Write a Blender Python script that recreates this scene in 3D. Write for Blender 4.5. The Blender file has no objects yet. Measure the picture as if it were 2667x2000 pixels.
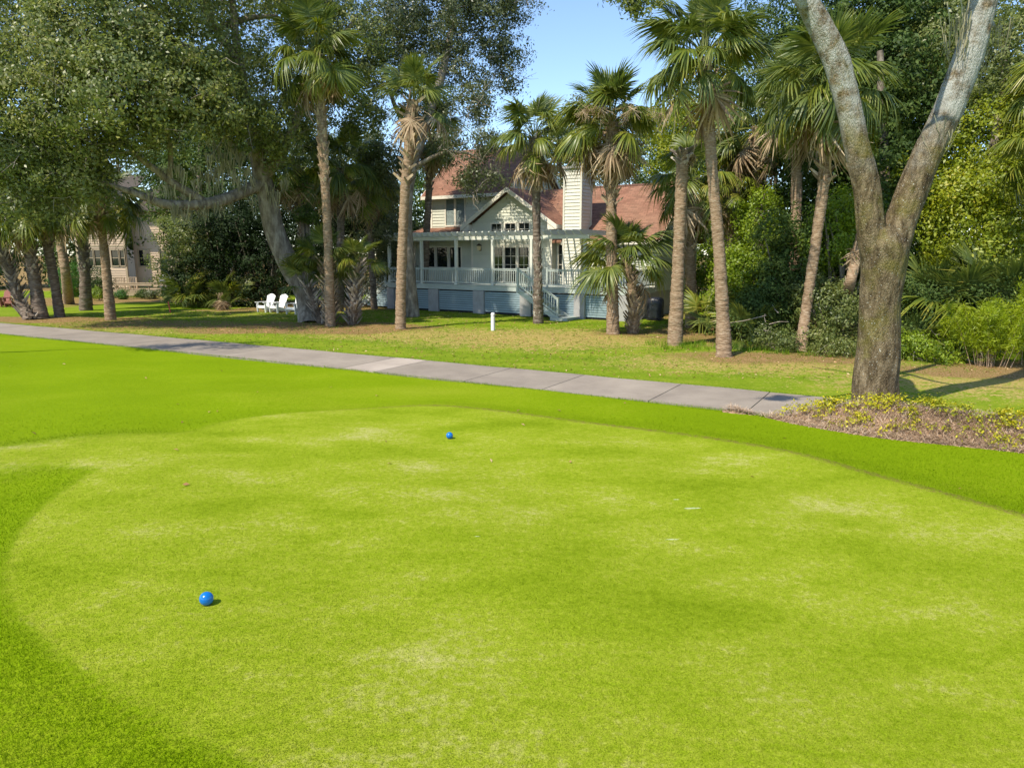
import bpy, math, random
import numpy as np
from math import radians, sin, cos, pi
from mathutils import Vector, Matrix

# ------------------------------------------------------------------ camera, sky, sun, exposure
S = bpy.context.scene
F_PX, PITCH, CAM_H = 1850.0, radians(10.4), 3.35      # focal length in photo pixels, tilt, height above the lawn
cd = bpy.data.cameras.new('camera'); cam = bpy.data.objects.new('camera', cd)
S.collection.objects.link(cam); S.camera = cam
cd.sensor_width = 36; cd.lens = 36 * F_PX / 2667; cd.clip_start = .1; cd.clip_end = 3000
cam.location = (0, 0, CAM_H); cam.rotation_euler = (pi / 2 - PITCH, 0, 0)

SUN_EL, SUN_AZ = radians(51), radians(226)            # azimuth clockwise from +Y: left of and behind the camera
W = bpy.data.worlds.new('World'); S.world = W; W.use_nodes = True
nt = W.node_tree; bg = nt.nodes['Background']
sky = nt.nodes.new('ShaderNodeTexSky'); sky.sky_type = 'NISHITA'; sky.sun_disc = False
sky.sun_elevation = SUN_EL; sky.sun_rotation = SUN_AZ; sky.air_density = 1.0; sky.dust_density = .35; sky.ozone_density = 2.6; sky.altitude = 900
nt.links.new(sky.outputs[0], bg.inputs[0]); bg.inputs[1].default_value = .128
sd = bpy.data.lights.new('sun', 'SUN'); sd.energy = 3.2; sd.angle = radians(.55); sd.color = (1, .92, .77)
so = bpy.data.objects.new('sun', sd); S.collection.objects.link(so)
tosun = Vector((sin(SUN_AZ) * cos(SUN_EL), cos(SUN_AZ) * cos(SUN_EL), sin(SUN_EL)))
so.rotation_euler = tosun.to_track_quat('Z', 'Y').to_euler(); so.location = (0, -20, 40)
vs = S.view_settings; vs.view_transform = 'Standard'; vs.look = 'None'; vs.exposure = 1.07; vs.gamma = 1
S.render.engine = 'CYCLES'

# ------------------------------------------------------------------ helpers
COL = S.collection
rng = np.random.default_rng(7)

def ray(px, py):
    x = (px - 1333.5) / F_PX; y = (py - 1000) / F_PX
    return np.array([x, cos(PITCH) - y * sin(PITCH), -sin(PITCH) - y * cos(PITCH)])
def at(px, py, Y):                      # point of the place at world distance Y
    r = ray(px, py); return r * (Y / r[1]) + np.array([0, 0, CAM_H])
def gr(px, py, z=0.0):                  # point of the place on the ground
    r = ray(px, py); return r * ((z - CAM_H) / r[2]) + np.array([0, 0, CAM_H])

def link(o, parent=None):
    COL.objects.link(o)
    if parent is not None: o.parent = parent
    return o
def tag(o, label=None, cat=None, group=None, kind=None):
    if label: o['label'] = label
    if cat: o['category'] = cat
    if group: o['group'] = group
    if kind: o['kind'] = kind
    return o
def empty(name, loc, label, cat, group=None, rz=0):
    o = bpy.data.objects.new(name, None); o.location = Vector(loc); o.rotation_euler = (0, 0, rz); o.empty_display_size = .3
    link(o); return tag(o, label, cat, group)
def mesh_np(name, V, Fq, mat, rnd=None, smooth=False):
    """mesh from vertex array and an (n,k) face array (or list of such arrays)"""
    V = np.asarray(V, dtype=np.float32)
    Fs = Fq if isinstance(Fq, list) else [Fq]
    Fs = [np.asarray(f, dtype=np.int32) for f in Fs if len(f)]
    me = bpy.data.meshes.new(name)
    me.vertices.add(len(V)); me.vertices.foreach_set('co', V.ravel())
    nl = sum(f.size for f in Fs); nf = sum(len(f) for f in Fs)
    me.loops.add(nl); me.loops.foreach_set('vertex_index', np.concatenate([f.ravel() for f in Fs]))
    me.polygons.add(nf)
    tot = np.concatenate([np.full(len(f), f.shape[1], np.int32) for f in Fs])
    st = np.concatenate([[0], np.cumsum(tot)[:-1]]).astype(np.int32)
    me.polygons.foreach_set('loop_start', st); me.polygons.foreach_set('loop_total', tot)
    if smooth: me.polygons.foreach_set('use_smooth', np.ones(nf, bool))
    if rnd is not None:
        a = me.attributes.new('rnd', 'FLOAT', 'POINT'); a.data.foreach_set('value', np.asarray(rnd, np.float32))
    me.update(calc_edges=True); me.validate()
    if mat: me.materials.append(mat)
    return me
def ob(name, me, parent=None, loc=None):
    o = bpy.data.objects.new(name, me)
    if loc is not None: o.location = Vector(loc)
    return link(o, parent)

class MB:                                # small mesh builder: boxes, prisms, tubes joined into ONE part
    def __init__(s): s.v = []; s.f = []; s.r = []
    def add(s, V, Fc, r=None):
        n = len(s.v); s.v += [tuple(map(float, p)) for p in V]; s.f += [tuple(i + n for i in f) for f in Fc]
        s.r += [random.random() if r is None else r] * len(V); return s
    def box(s, x0, x1, y0, y1, z0, z1, r=None):
        V = [(x0, y0, z0), (x1, y0, z0), (x1, y1, z0), (x0, y1, z0), (x0, y0, z1), (x1, y0, z1), (x1, y1, z1), (x0, y1, z1)]
        return s.add(V, BOXF, r)
    def hexa(s, V, r=None): return s.add(V, BOXF, r)
    def beam(s, a, b, w, h, r=None):     # box along a->b, width w (horizontal), height h
        a = Vector(a); b = Vector(b); d = (b - a).normalized()
        sx = d.cross(Vector((0, 0, 1)))
        sx = Vector((1, 0, 0)) if sx.length < 1e-4 else sx.normalized()
        up = sx.cross(d).normalized(); sx *= w / 2; up *= h / 2
        V = [a - sx - up, a + sx - up, b + sx - up, b - sx - up, a - sx + up, a + sx + up, b + sx + up, b - sx + up]
        return s.add(V, BOXF, r)
    def prism(s, poly, axis_vec, r=None):  # extrude a planar polygon by a vector
        n = len(poly); P = [Vector(p) for p in poly]; e = Vector(axis_vec)
        V = P + [p + e for p in P]
        Fc = [tuple(range(n - 1, -1, -1)), tuple(range(n, 2 * n))] + [(i, (i + 1) % n, n + (i + 1) % n, n + i) for i in range(n)]
        return s.add(V, Fc, r)
    def tube(s, pts, rad, n=8, r=None, cap=True):
        V, Fc = tube_np(pts, rad, n); s.add(V, [tuple(f) for f in Fc], r)
        return s
    def mesh(s, name, mat, smooth=False, bevel=0):
        me = bpy.data.meshes.new(name); me.from_pydata(s.v, [], s.f)
        a = me.attributes.new('rnd', 'FLOAT', 'POINT'); a.data.foreach_set('value', np.asarray(s.r, np.float32))
        if smooth: me.polygons.foreach_set('use_smooth', np.ones(len(me.polygons), bool))
        if mat: me.materials.append(mat)
        me.update(); return me
    def obj(s, name, mat, parent=None, smooth=False, loc=None): return ob(name, s.mesh(name, mat, smooth), parent, loc)
BOXF = [(3, 2, 1, 0), (4, 5, 6, 7), (0, 1, 5, 4), (1, 2, 6, 5), (2, 3, 7, 6), (3, 0, 4, 7)]

def smooth_path(P, rad, step=.25):
    P = np.asarray(P, float); rad = np.asarray(rad, float)
    out, ro = [], []
    n = len(P)
    for i in range(n - 1):
        p0, p1, p2, p3 = P[max(i - 1, 0)], P[i], P[i + 1], P[min(i + 2, n - 1)]
        m = max(2, int(np.linalg.norm(p2 - p1) / step))
        for k in range(m):
            t = k / m
            out.append(.5 * ((2 * p1) + (-p0 + p2) * t + (2 * p0 - 5 * p1 + 4 * p2 - p3) * t * t + (-p0 + 3 * p1 - 3 * p2 + p3) * t ** 3))
            ro.append(rad[i] * (1 - t) + rad[i + 1] * t)
    out.append(P[-1]); ro.append(rad[-1])
    return np.array(out), np.array(ro)
def tube_np(P, rad, n=8, wob=0, seed=0):
    P = np.asarray(P, float); rad = np.broadcast_to(np.asarray(rad, float), (len(P),))
    T = np.gradient(P, axis=0); T /= np.linalg.norm(T, axis=1)[:, None] + 1e-9
    ref = np.array([0, 1., 0]) if abs(T[0, 1]) < .9 else np.array([1., 0, 0])
    A = np.cross(T, ref); A /= np.linalg.norm(A, axis=1)[:, None] + 1e-9
    B = np.cross(T, A)
    th = np.linspace(0, 2 * pi, n, endpoint=False)
    R = rad[:, None] * np.ones((1, n))
    if wob:
        rr = np.random.default_rng(seed)
        s = np.arange(len(P))[:, None]
        for k in range(1, 7):
            R = R * (1 + wob * rr.uniform(.3, 1) / k ** .5 * np.sin(k * th[None] + rr.uniform(0, 6) + s * rr.uniform(-.35, .35)))
    V = P[:, None, :] + R[..., None] * (np.cos(th)[None, :, None] * A[:, None, :] + np.sin(th)[None, :, None] * B[:, None, :])
    m = len(P); V = V.reshape(-1, 3)
    i = np.arange(m - 1)[:, None] * n; j = np.arange(n)[None]; k = (j + 1) % n
    Fc = np.stack([i + j, i + k, i + n + k, i + n + j], -1).reshape(-1, 4)
    return V, Fc
def join_np(parts):                      # [(V,F)] -> V,F
    Vs, Fs, n = [], [], 0
    for V, Fc in parts: Vs.append(V); Fs.append(Fc + n); n += len(V)
    return np.concatenate(Vs), np.concatenate(Fs)

# ------------------------------------------------------------------ materials
def nodes(m):
    m.use_nodes = True; t = m.node_tree; return t, t.nodes, t.links, t.nodes['Principled BSDF']
def ramp(t, fac, stops):
    r = t.nodes.new('ShaderNodeValToRGB'); e = r.color_ramp.elements
    while len(e) < len(stops): e.new(.5)
    for q, (p, c) in zip(e, stops): q.position = p; q.color = (*c, 1)
    t.links.new(fac, r.inputs[0]); return r.outputs[0]
def noise(t, vec, scale, detail=4, rough=.6):
    n = t.nodes.new('ShaderNodeTexNoise'); n.inputs['Scale'].default_value = scale; n.inputs['Detail'].default_value = detail
    n.inputs['Roughness'].default_value = rough; t.links.new(vec, n.inputs['Vector']); return n.outputs[0]
def mapped(t, scale=(1, 1, 1), rot=(0, 0, 0), co='Object'):
    c = t.nodes.new('ShaderNodeTexCoord'); m = t.nodes.new('ShaderNodeMapping'); m.inputs['Scale'].default_value = scale; m.inputs['Rotation'].default_value = rot
    t.links.new(c.outputs[co], m.inputs[0]); return m.outputs[0]
def math_n(t, op, a, b):
    n = t.nodes.new('ShaderNodeMath'); n.operation = op
    for i, v in enumerate((a, b)):
        if isinstance(v, (int, float)): n.inputs[i].default_value = v
        else: t.links.new(v, n.inputs[i])
    return n.outputs[0]
def sstep(t, v, a, b, o0=0., o1=1.):
    n = t.nodes.new('ShaderNodeMapRange'); n.interpolation_type = 'SMOOTHSTEP'; t.links.new(v, n.inputs[0])
    for i, q in enumerate((a, b, o0, o1)): n.inputs[i + 1].default_value = q
    return n.outputs[0]
def mixc(t, fac, a, b, blend='MIX'):
    n = t.nodes.new('ShaderNodeMix'); n.data_type = 'RGBA'; n.blend_type = blend
    if isinstance(fac, (int, float)): n.inputs[0].default_value = fac
    else: t.links.new(fac, n.inputs[0])
    for i, v in ((6, a), (7, b)):
        if isinstance(v, tuple): n.inputs[i].default_value = (*v, 1)
        else: t.links.new(v, n.inputs[i])
    return n.outputs[2]
def attr(t, name):
    a = t.nodes.new('ShaderNodeAttribute'); a.attribute_name = name; return a.outputs['Fac']
def bump(t, b, h, strength=.4, dist=.02):
    n = t.nodes.new('ShaderNodeBump'); n.inputs['Strength'].default_value = strength; n.inputs['Distance'].default_value = dist
    t.links.new(h, n.inputs['Height']); t.links.new(n.outputs[0], b.inputs['Normal'])

def mat_var(name, c1, c2, scale=4, rough=.7, stretch=(1, 1, 1), bmp=.3, bscale=None, bdist=.01, spec=.3, c3=None, use_rnd=0, metal=0):
    m = bpy.data.materials.new(name); t, N, L, b = nodes(m)
    v = mapped(t, stretch); n = noise(t, v, scale, 6, .62)
    st = [(.32, c1), (.68, c2)] if c3 is None else [(.28, c1), (.52, c2), (.75, c3)]
    c = ramp(t, n, st)
    if use_rnd:
        k = sstep(t, attr(t, 'rnd'), 0, 1, 1 - use_rnd, 1 + use_rnd)
        hs = N.new('ShaderNodeHueSaturation'); L.new(k, hs.inputs['Value']); L.new(c, hs.inputs['Color']); c = hs.outputs[0]
    L.new(c, b.inputs['Base Color']); b.inputs['Roughness'].default_value = rough; b.inputs['Specular IOR Level'].default_value = spec
    b.inputs['Metallic'].default_value = metal
    if bmp: bump(t, b, noise(t, v, bscale or scale * 3, 5, .65), bmp, bdist)
    return m
def mat_leaf(name, stops, rough=.42, trans=.3, spec=.45, clump=.35, cs=.55):
    """leaf colours differ leaf by leaf (attribute) and clump by clump (noise); thin leaves let light through"""
    m = bpy.data.materials.new(name); t, N, L, b = nodes(m)
    n = noise(t, mapped(t, co='Object'), cs, 3, .6)
    f = math_n(t, 'ADD', math_n(t, 'MULTIPLY', attr(t, 'rnd'), 1 - clump), math_n(t, 'MULTIPLY', sstep(t, n, .25, .75), clump))
    oi = N.new('ShaderNodeObjectInfo'); f = math_n(t, 'ADD', f, math_n(t, 'MULTIPLY', math_n(t, 'SUBTRACT', oi.outputs['Random'], .5), .22))
    c = ramp(t, f, stops); L.new(c, b.inputs['Base Color'])
    b.inputs['Roughness'].default_value = rough; b.inputs['Specular IOR Level'].default_value = spec
    tr = N.new('ShaderNodeBsdfTranslucent'); hs = N.new('ShaderNodeHueSaturation'); hs.inputs['Value'].default_value = 1.5; hs.inputs['Saturation'].default_value = 1.1
    L.new(c, hs.inputs['Color']); L.new(hs.outputs[0], tr.inputs['Color'])
    mx = N.new('ShaderNodeMixShader'); mx.inputs[0].default_value = trans
    L.new(b.outputs[0], mx.inputs[1]); L.new(tr.outputs[0], mx.inputs[2]); L.new(mx.outputs[0], N['Material Output'].inputs[0])
    return m

M = {}
M['oak'] = mat_leaf('live oak leaf', [(.08, (.060, .086, .026)), (.40, (.138, .174, .042)), (.70, (.225, .248, .068)), (.97, (.38, .36, .16))], rough=.42, spec=.5, trans=.42)
M['oak_far'] = mat_leaf('grey green oak leaf', [(.08, (.050, .072, .028)), (.48, (.13, .152, .060)), (.8, (.21, .22, .092)), (1, (.32, .27, .14))], rough=.38, spec=.6, trans=.42)
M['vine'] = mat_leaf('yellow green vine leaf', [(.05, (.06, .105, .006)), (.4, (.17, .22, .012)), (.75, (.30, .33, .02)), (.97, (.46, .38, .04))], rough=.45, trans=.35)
M['bright'] = mat_leaf('bright green shrub leaf', [(.05, (.06, .10, .006)), (.5, (.17, .25, .012)), (.95, (.33, .39, .03))], rough=.45, trans=.35)
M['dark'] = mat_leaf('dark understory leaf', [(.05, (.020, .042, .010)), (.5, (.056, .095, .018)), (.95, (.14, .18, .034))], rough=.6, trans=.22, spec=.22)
M['shade'] = mat_leaf('shade darkened understory leaf', [(.05, (.008, .018, .006)), (.5, (.018, .036, .010)), (.95, (.05, .075, .02))], rough=.65, trans=.15, spec=.15)  # deep shade of the thicket put into the leaf colour
M['far'] = mat_leaf('distant tree leaf', [(.05, (.03, .06, .012)), (.5, (.07, .12, .02)), (.95, (.14, .19, .04))], rough=.5)
M['hedge'] = mat_leaf('hedge leaf', [(.05, (.03, .09, .012)), (.5, (.06, .16, .02)), (.95, (.13, .24, .03))], rough=.5)
M['gold'] = mat_leaf('yellow ground cover leaf', [(.05, (.12, .16, .008)), (.4, (.30, .31, .012)), (.8, (.54, .47, .018)), (1, (.70, .56, .03))], rough=.45, trans=.3)
M['frond'] = mat_leaf('palm frond', [(.05, (.045, .075, .018)), (.45, (.118, .155, .032)), (.8, (.225, .245, .052)), (1, (.42, .37, .13))], rough=.42, trans=.3, spec=.42, cs=1.4)
M['frond_y'] = mat_leaf('yellowing palm frond', [(.05, (.06, .10, .015)), (.5, (.17, .20, .024)), (.9, (.34, .30, .05)), (1, (.45, .34, .09))], rough=.4, trans=.3, cs=1.4)
M['frond_dead'] = mat_leaf('dried palm frond', [(.05, (.16, .10, .055)), (.5, (.38, .275, .165)), (.95, (.60, .49, .34))], rough=.7, trans=.15, spec=.15, cs=1.6)
M['fern'] = mat_leaf('feathery yellow green plant', [(.05, (.15, .20, .006)), (.5, (.28, .36, .010)), (.95, (.46, .50, .02))], rough=.5, trans=.4)
M['moss'] = mat_leaf('spanish moss', [(.05, (.13, .125, .075)), (.5, (.27, .25, .155)), (.95, (.44, .40, .26))], rough=.9, trans=.25, spec=.05)
M['needle'] = mat_leaf('pine straw', [(.05, (.24, .155, .10)), (.5, (.50, .36, .24)), (.95, (.70, .57, .43))], rough=.8, trans=.1, spec=.1)
M['litter'] = mat_leaf('fallen leaf', [(.05, (.14, .07, .03)), (.5, (.36, .20, .08)), (.95, (.62, .46, .26))], rough=.7, trans=.1, spec=.15)
M['blade'] = mat_leaf('grass blade', [(.05, (.06, .13, .005)), (.5, (.15, .26, .010)), (.9, (.32, .38, .03)), (1, (.5, .44, .12))], rough=.55, trans=.35, spec=.2)
M['bark'] = mat_var('live oak bark', (.07, .055, .04), (.23, .19, .145), 5, .9, (1, 1, .35), .9, 9, .05, .15, c3=(.42, .38, .31))
M['palmbark'] = mat_var('palm trunk', (.15, .095, .055), (.29, .20, .125), 6, .9, (1, 1, 3.2), 1., 9, .04, .12, c3=(.46, .37, .27))
M['palmbark_d'] = mat_var('weathered palm trunk', (.07, .05, .038), (.17, .13, .10), 4, .9, (1, 1, 3), 1., 6, .035, .12, c3=(.30, .26, .21))
M['boot'] = mat_var('palm leaf base', (.15, .10, .06), (.34, .26, .17), 6, .85, (1, 1, .5), .5, 14, .01, .12, c3=(.50, .42, .31), use_rnd=.5)
M['boot_d'] = mat_var('grey palm leaf base', (.12, .095, .075), (.27, .225, .18), 6, .85, (1, 1, .5), .5, 14, .01, .12, c3=(.46, .42, .37), use_rnd=.5)

M['twig'] = mat_var('bare grey twig', (.16, .13, .10), (.36, .32, .26), 3, .9, bmp=0)

def bark_lichen():
    m = bpy.data.materials.new('lichened bark of the foreground oak'); t, N, L, b = nodes(m)
    v = mapped(t, (1, 1, .33)); v0 = mapped(t)
    base = ramp(t, noise(t, v, 9, 8, .7), [(.32, (.035, .025, .013)), (.48, (.12, .088, .048)), (.64, (.24, .185, .11))])
    moss = sstep(t, noise(t, v0, 1.1, 5, .6), .48, .62)
    c = mixc(t, math_n(t, 'MULTIPLY', moss, .5), base, (.17, .155, .028))
    li = sstep(t, noise(t, v0, 34, 3, .6), .63, .70)
    hi = N.new('ShaderNodeSeparateXYZ'); tc = N.new('ShaderNodeTexCoord'); L.new(tc.outputs['Object'], hi.inputs[0])
    up = sstep(t, math_n(t, 'ADD', hi.outputs[2], math_n(t, 'MULTIPLY', noise(t, v0, .9, 4), 4.)), 6.8, 8.6)   # pale lichen coats the limbs
    c = mixc(t, math_n(t, 'MULTIPLY', up, sstep(t, noise(t, v0, 3.0, 6, .7), .36, .6)), c, (.36, .36, .32))
    c = mixc(t, math_n(t, 'MULTIPLY', li, .8), c, (.52, .52, .45))
    L.new(c, b.inputs['Base Color']); b.inputs['Roughness'].default_value = .92; b.inputs['Specular IOR Level'].default_value = .12
    vo = N.new('ShaderNodeTexVoronoi'); vo.feature = 'DISTANCE_TO_EDGE'; vo.inputs['Scale'].default_value = 38; L.new(v, vo.inputs['Vector'])
    bump(t, b, math_n(t, 'ADD', math_n(t, 'MULTIPLY', sstep(t, vo.outputs['Distance'], 0, .3), .5), noise(t, v, 26, 7, .75)), .8, .03)
    return m
M['bark_r'] = bark_lichen()

def paint(name, c, rough=.5, var=.06, dirt=.25):
    m = bpy.data.materials.new(name); t, N, L, b = nodes(m)
    v = mapped(t); n = noise(t, v, 1.3, 6, .65)
    col = ramp(t, n, [(.3, tuple(x * (1 - var * 1.4) for x in c)), (.7, tuple(min(1, x * (1 + var)) for x in c))])
    st = mapped(t, (6, 6, .6)); d = sstep(t, noise(t, st, 1.6, 5, .7), .52, .78)
    col = mixc(t, math_n(t, 'MULTIPLY', d, dirt), col, tuple(x * .72 for x in c))
    k = sstep(t, attr(t, 'rnd'), 0, 1, .955, 1.045)
    hs = N.new('ShaderNodeHueSaturation'); L.new(k, hs.inputs['Value']); L.new(col, hs.inputs['Color'])
    L.new(hs.outputs[0], b.inputs['Base Color']); b.inputs['Roughness'].default_value = rough; b.inputs['Specular IOR Level'].default_value = .35
    bump(t, b, noise(t, mapped(t, (3, 3, 30)), 3, 3), .12, .004)
    return m
M['siding'] = paint('sage cream clapboard paint', (.56, .56, .46))
M['trim'] = paint('cream trim paint', (.72, .66, .55), .45)
M['chimney'] = paint('pale chimney clapboard paint', (.62, .60, .51))
M['deckpaint'] = paint('grey green deck paint', (.44, .48, .44), .5)
M['skirt'] = paint('blue grey lattice slat paint', (.25, .33, .36), .55)
M['pergola'] = paint('weathered pergola paint', (.60, .60, .53), .55)
M['pier'] = mat_var('stucco pier', (.30, .29, .28), (.38, .37, .36), 3, .9, bmp=.5, bscale=60, bdist=.004)
M['tan'] = paint('tan clapboard paint', (.50, .37, .25))
M['tantrim'] = paint('tan trim paint', (.36, .28, .18))
M['tandeck'] = mat_var('tan deck timber', (.30, .22, .14), (.44, .34, .23), 3, .75, (1, 6, 6), .3)
M['white'] = paint('white garden chair paint', (.78, .78, .76), .4, .04, .1)
M['redwood'] = mat_var('red brown chair timber', (.16, .055, .035), (.28, .11, .075), 6, .6, (1, 1, 6), .2)
M['post'] = paint('white marker post', (.84, .83, .84), .4, .03, .1)
M['dark_band'] = mat_var('dark band', (.03, .03, .04), (.06, .06, .07), 9, .5)
M['stake'] = mat_var('red stake paint', (.50, .07, .05), (.62, .12, .09), 9, .6)
M['cover'] = mat_var('black vinyl grill cover', (.014, .014, .017), (.035, .035, .04), 2.5, .38, bmp=.6, bscale=3.5, bdist=.05, spec=.5)
M['cover_g'] = mat_var('grey vinyl grill cover', (.16, .16, .18), (.26, .26, .28), 2.5, .5, bmp=.6, bscale=3.5, bdist=.05)
M['rubber'] = mat_var('dark rubber', (.015, .015, .015), (.03, .03, .03), 9, .7)
M['lamp'] = mat_var('bronze lamp metal', (.05, .035, .02), (.10, .07, .04), 9, .45, metal=.6)
M['earth'] = mat_var('mulch', (.18, .11, .065), (.36, .23, .14), 14, .95, bmp=.9, bscale=60, bdist=.02, c3=(.48, .32, .20))
M['gravel'] = mat_var('pale gravel', (.22, .20, .18), (.46, .43, .40), 26, .9, bmp=.9, bscale=60, bdist=.02)
M['stone'] = mat_var('grey step stone', (.28, .27, .25), (.40, .38, .35), 8, .9, bmp=.4)

def glass(name, c=(.012, .016, .016)):
    m = bpy.data.materials.new(name); t, N, L, b = nodes(m)
    b.inputs['Base Color'].default_value = (*c, 1); b.inputs['Roughness'].default_value = .04; b.inputs['Specular IOR Level'].default_value = .6
    bump(t, b, noise(t, mapped(t), 1.2, 2), .05, .01); return m
M['glass'] = glass('dark window glass')
M['blind'] = paint('pale blind slat', (.24, .29, .27), .5)
def bulb():
    m = bpy.data.materials.new('lamp glass'); t, N, L, b = nodes(m); b.inputs['Base Color'].default_value = (.75, .62, .38, 1); b.inputs['Roughness'].default_value = .3; return m
M['lampglass'] = bulb()
def ball_mat():
    m = bpy.data.materials.new('glossy blue marker paint'); t, N, L, b = nodes(m)
    v = mapped(t)
    c = ramp(t, noise(t, v, 9, 4), [(.3, (.000, .12, .42)), (.7, (.001, .16, .52))])
    sc = sstep(t, noise(t, mapped(t, (2, 2, 26), (.5, .3, 0)), 3, 2), .69, .71)
    L.new(mixc(t, math_n(t, 'MULTIPLY', sc, .6), c, (.35, .5, .75)), b.inputs['Base Color']); b.inputs['Roughness'].default_value = .22
    b.inputs['Coat Weight'].default_value = .3; return m
M['ball'] = ball_mat()
def shingle():
    m = bpy.data.materials.new('red brown roof shingle'); t, N, L, b = nodes(m)
    tc = N.new('ShaderNodeTexCoord'); br = N.new('ShaderNodeTexBrick'); mp = N.new('ShaderNodeMapping'); L.new(tc.outputs['UV'], mp.inputs[0]); L.new(mp.outputs[0], br.inputs['Vector'])
    br.inputs['Scale'].default_value = 1; br.inputs['Brick Width'].default_value = .33; br.inputs['Row Height'].default_value = .145; br.inputs['Mortar Size'].default_value = .009
    br.inputs['Mortar Smooth'].default_value = .4; br.inputs['Bias'].default_value = -.1
    br.inputs['Color1'].default_value = (.19, .092, .060, 1); br.inputs['Color2'].default_value = (.31, .155, .102, 1); br.inputs['Mortar'].default_value = (.10, .045, .035, 1)
    n = sstep(t, noise(t, mp.outputs[0], .7, 5, .65), .3, .75)
    c = mixc(t, math_n(t, 'MULTIPLY', n, .45), br.outputs[0], (.25, .16, .105))
    L.new(c, b.inputs['Base Color']); b.inputs['Roughness'].default_value = .9; b.inputs['Specular IOR Level'].default_value = .15
    bump(t, b, math_n(t, 'ADD', br.outputs['Fac'], math_n(t, 'MULTIPLY', noise(t, mp.outputs[0], 60, 2), -.3)), -.7, .012); return m
M['shingle'] = shingle()
def concrete():
    m = bpy.data.materials.new('cart path concrete'); t, N, L, b = nodes(m)
    v = mapped(t); c = ramp(t, noise(t, v, .8, 7, .66), [(.3, (.200, .164, .130)), (.7, (.300, .252, .200))])
    oi = N.new('ShaderNodeObjectInfo'); c = mixc(t, 1., c, oi.outputs['Color'], 'MULTIPLY')
    s = sstep(t, noise(t, v, 2.4, 6, .75), .55, .8); c = mixc(t, math_n(t, 'MULTIPLY', s, .55), c, (.15, .125, .10))
    c = mixc(t, sstep(t, noise(t, v, 70, 3), .35, .65, 0, .22), c, (.36, .33, .29))
    L.new(c, b.inputs['Base Color']); b.inputs['Roughness'].default_value = .92; b.inputs['Specular IOR Level'].default_value = .2
    bump(t, b, noise(t, v, 90, 4), .35, .006); return m
M['concrete'] = concrete()
M['darkroof'] = mat_var('dark weathered roof', (.05, .04, .035), (.10, .085, .07), 6, .95, bmp=.5)

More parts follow.
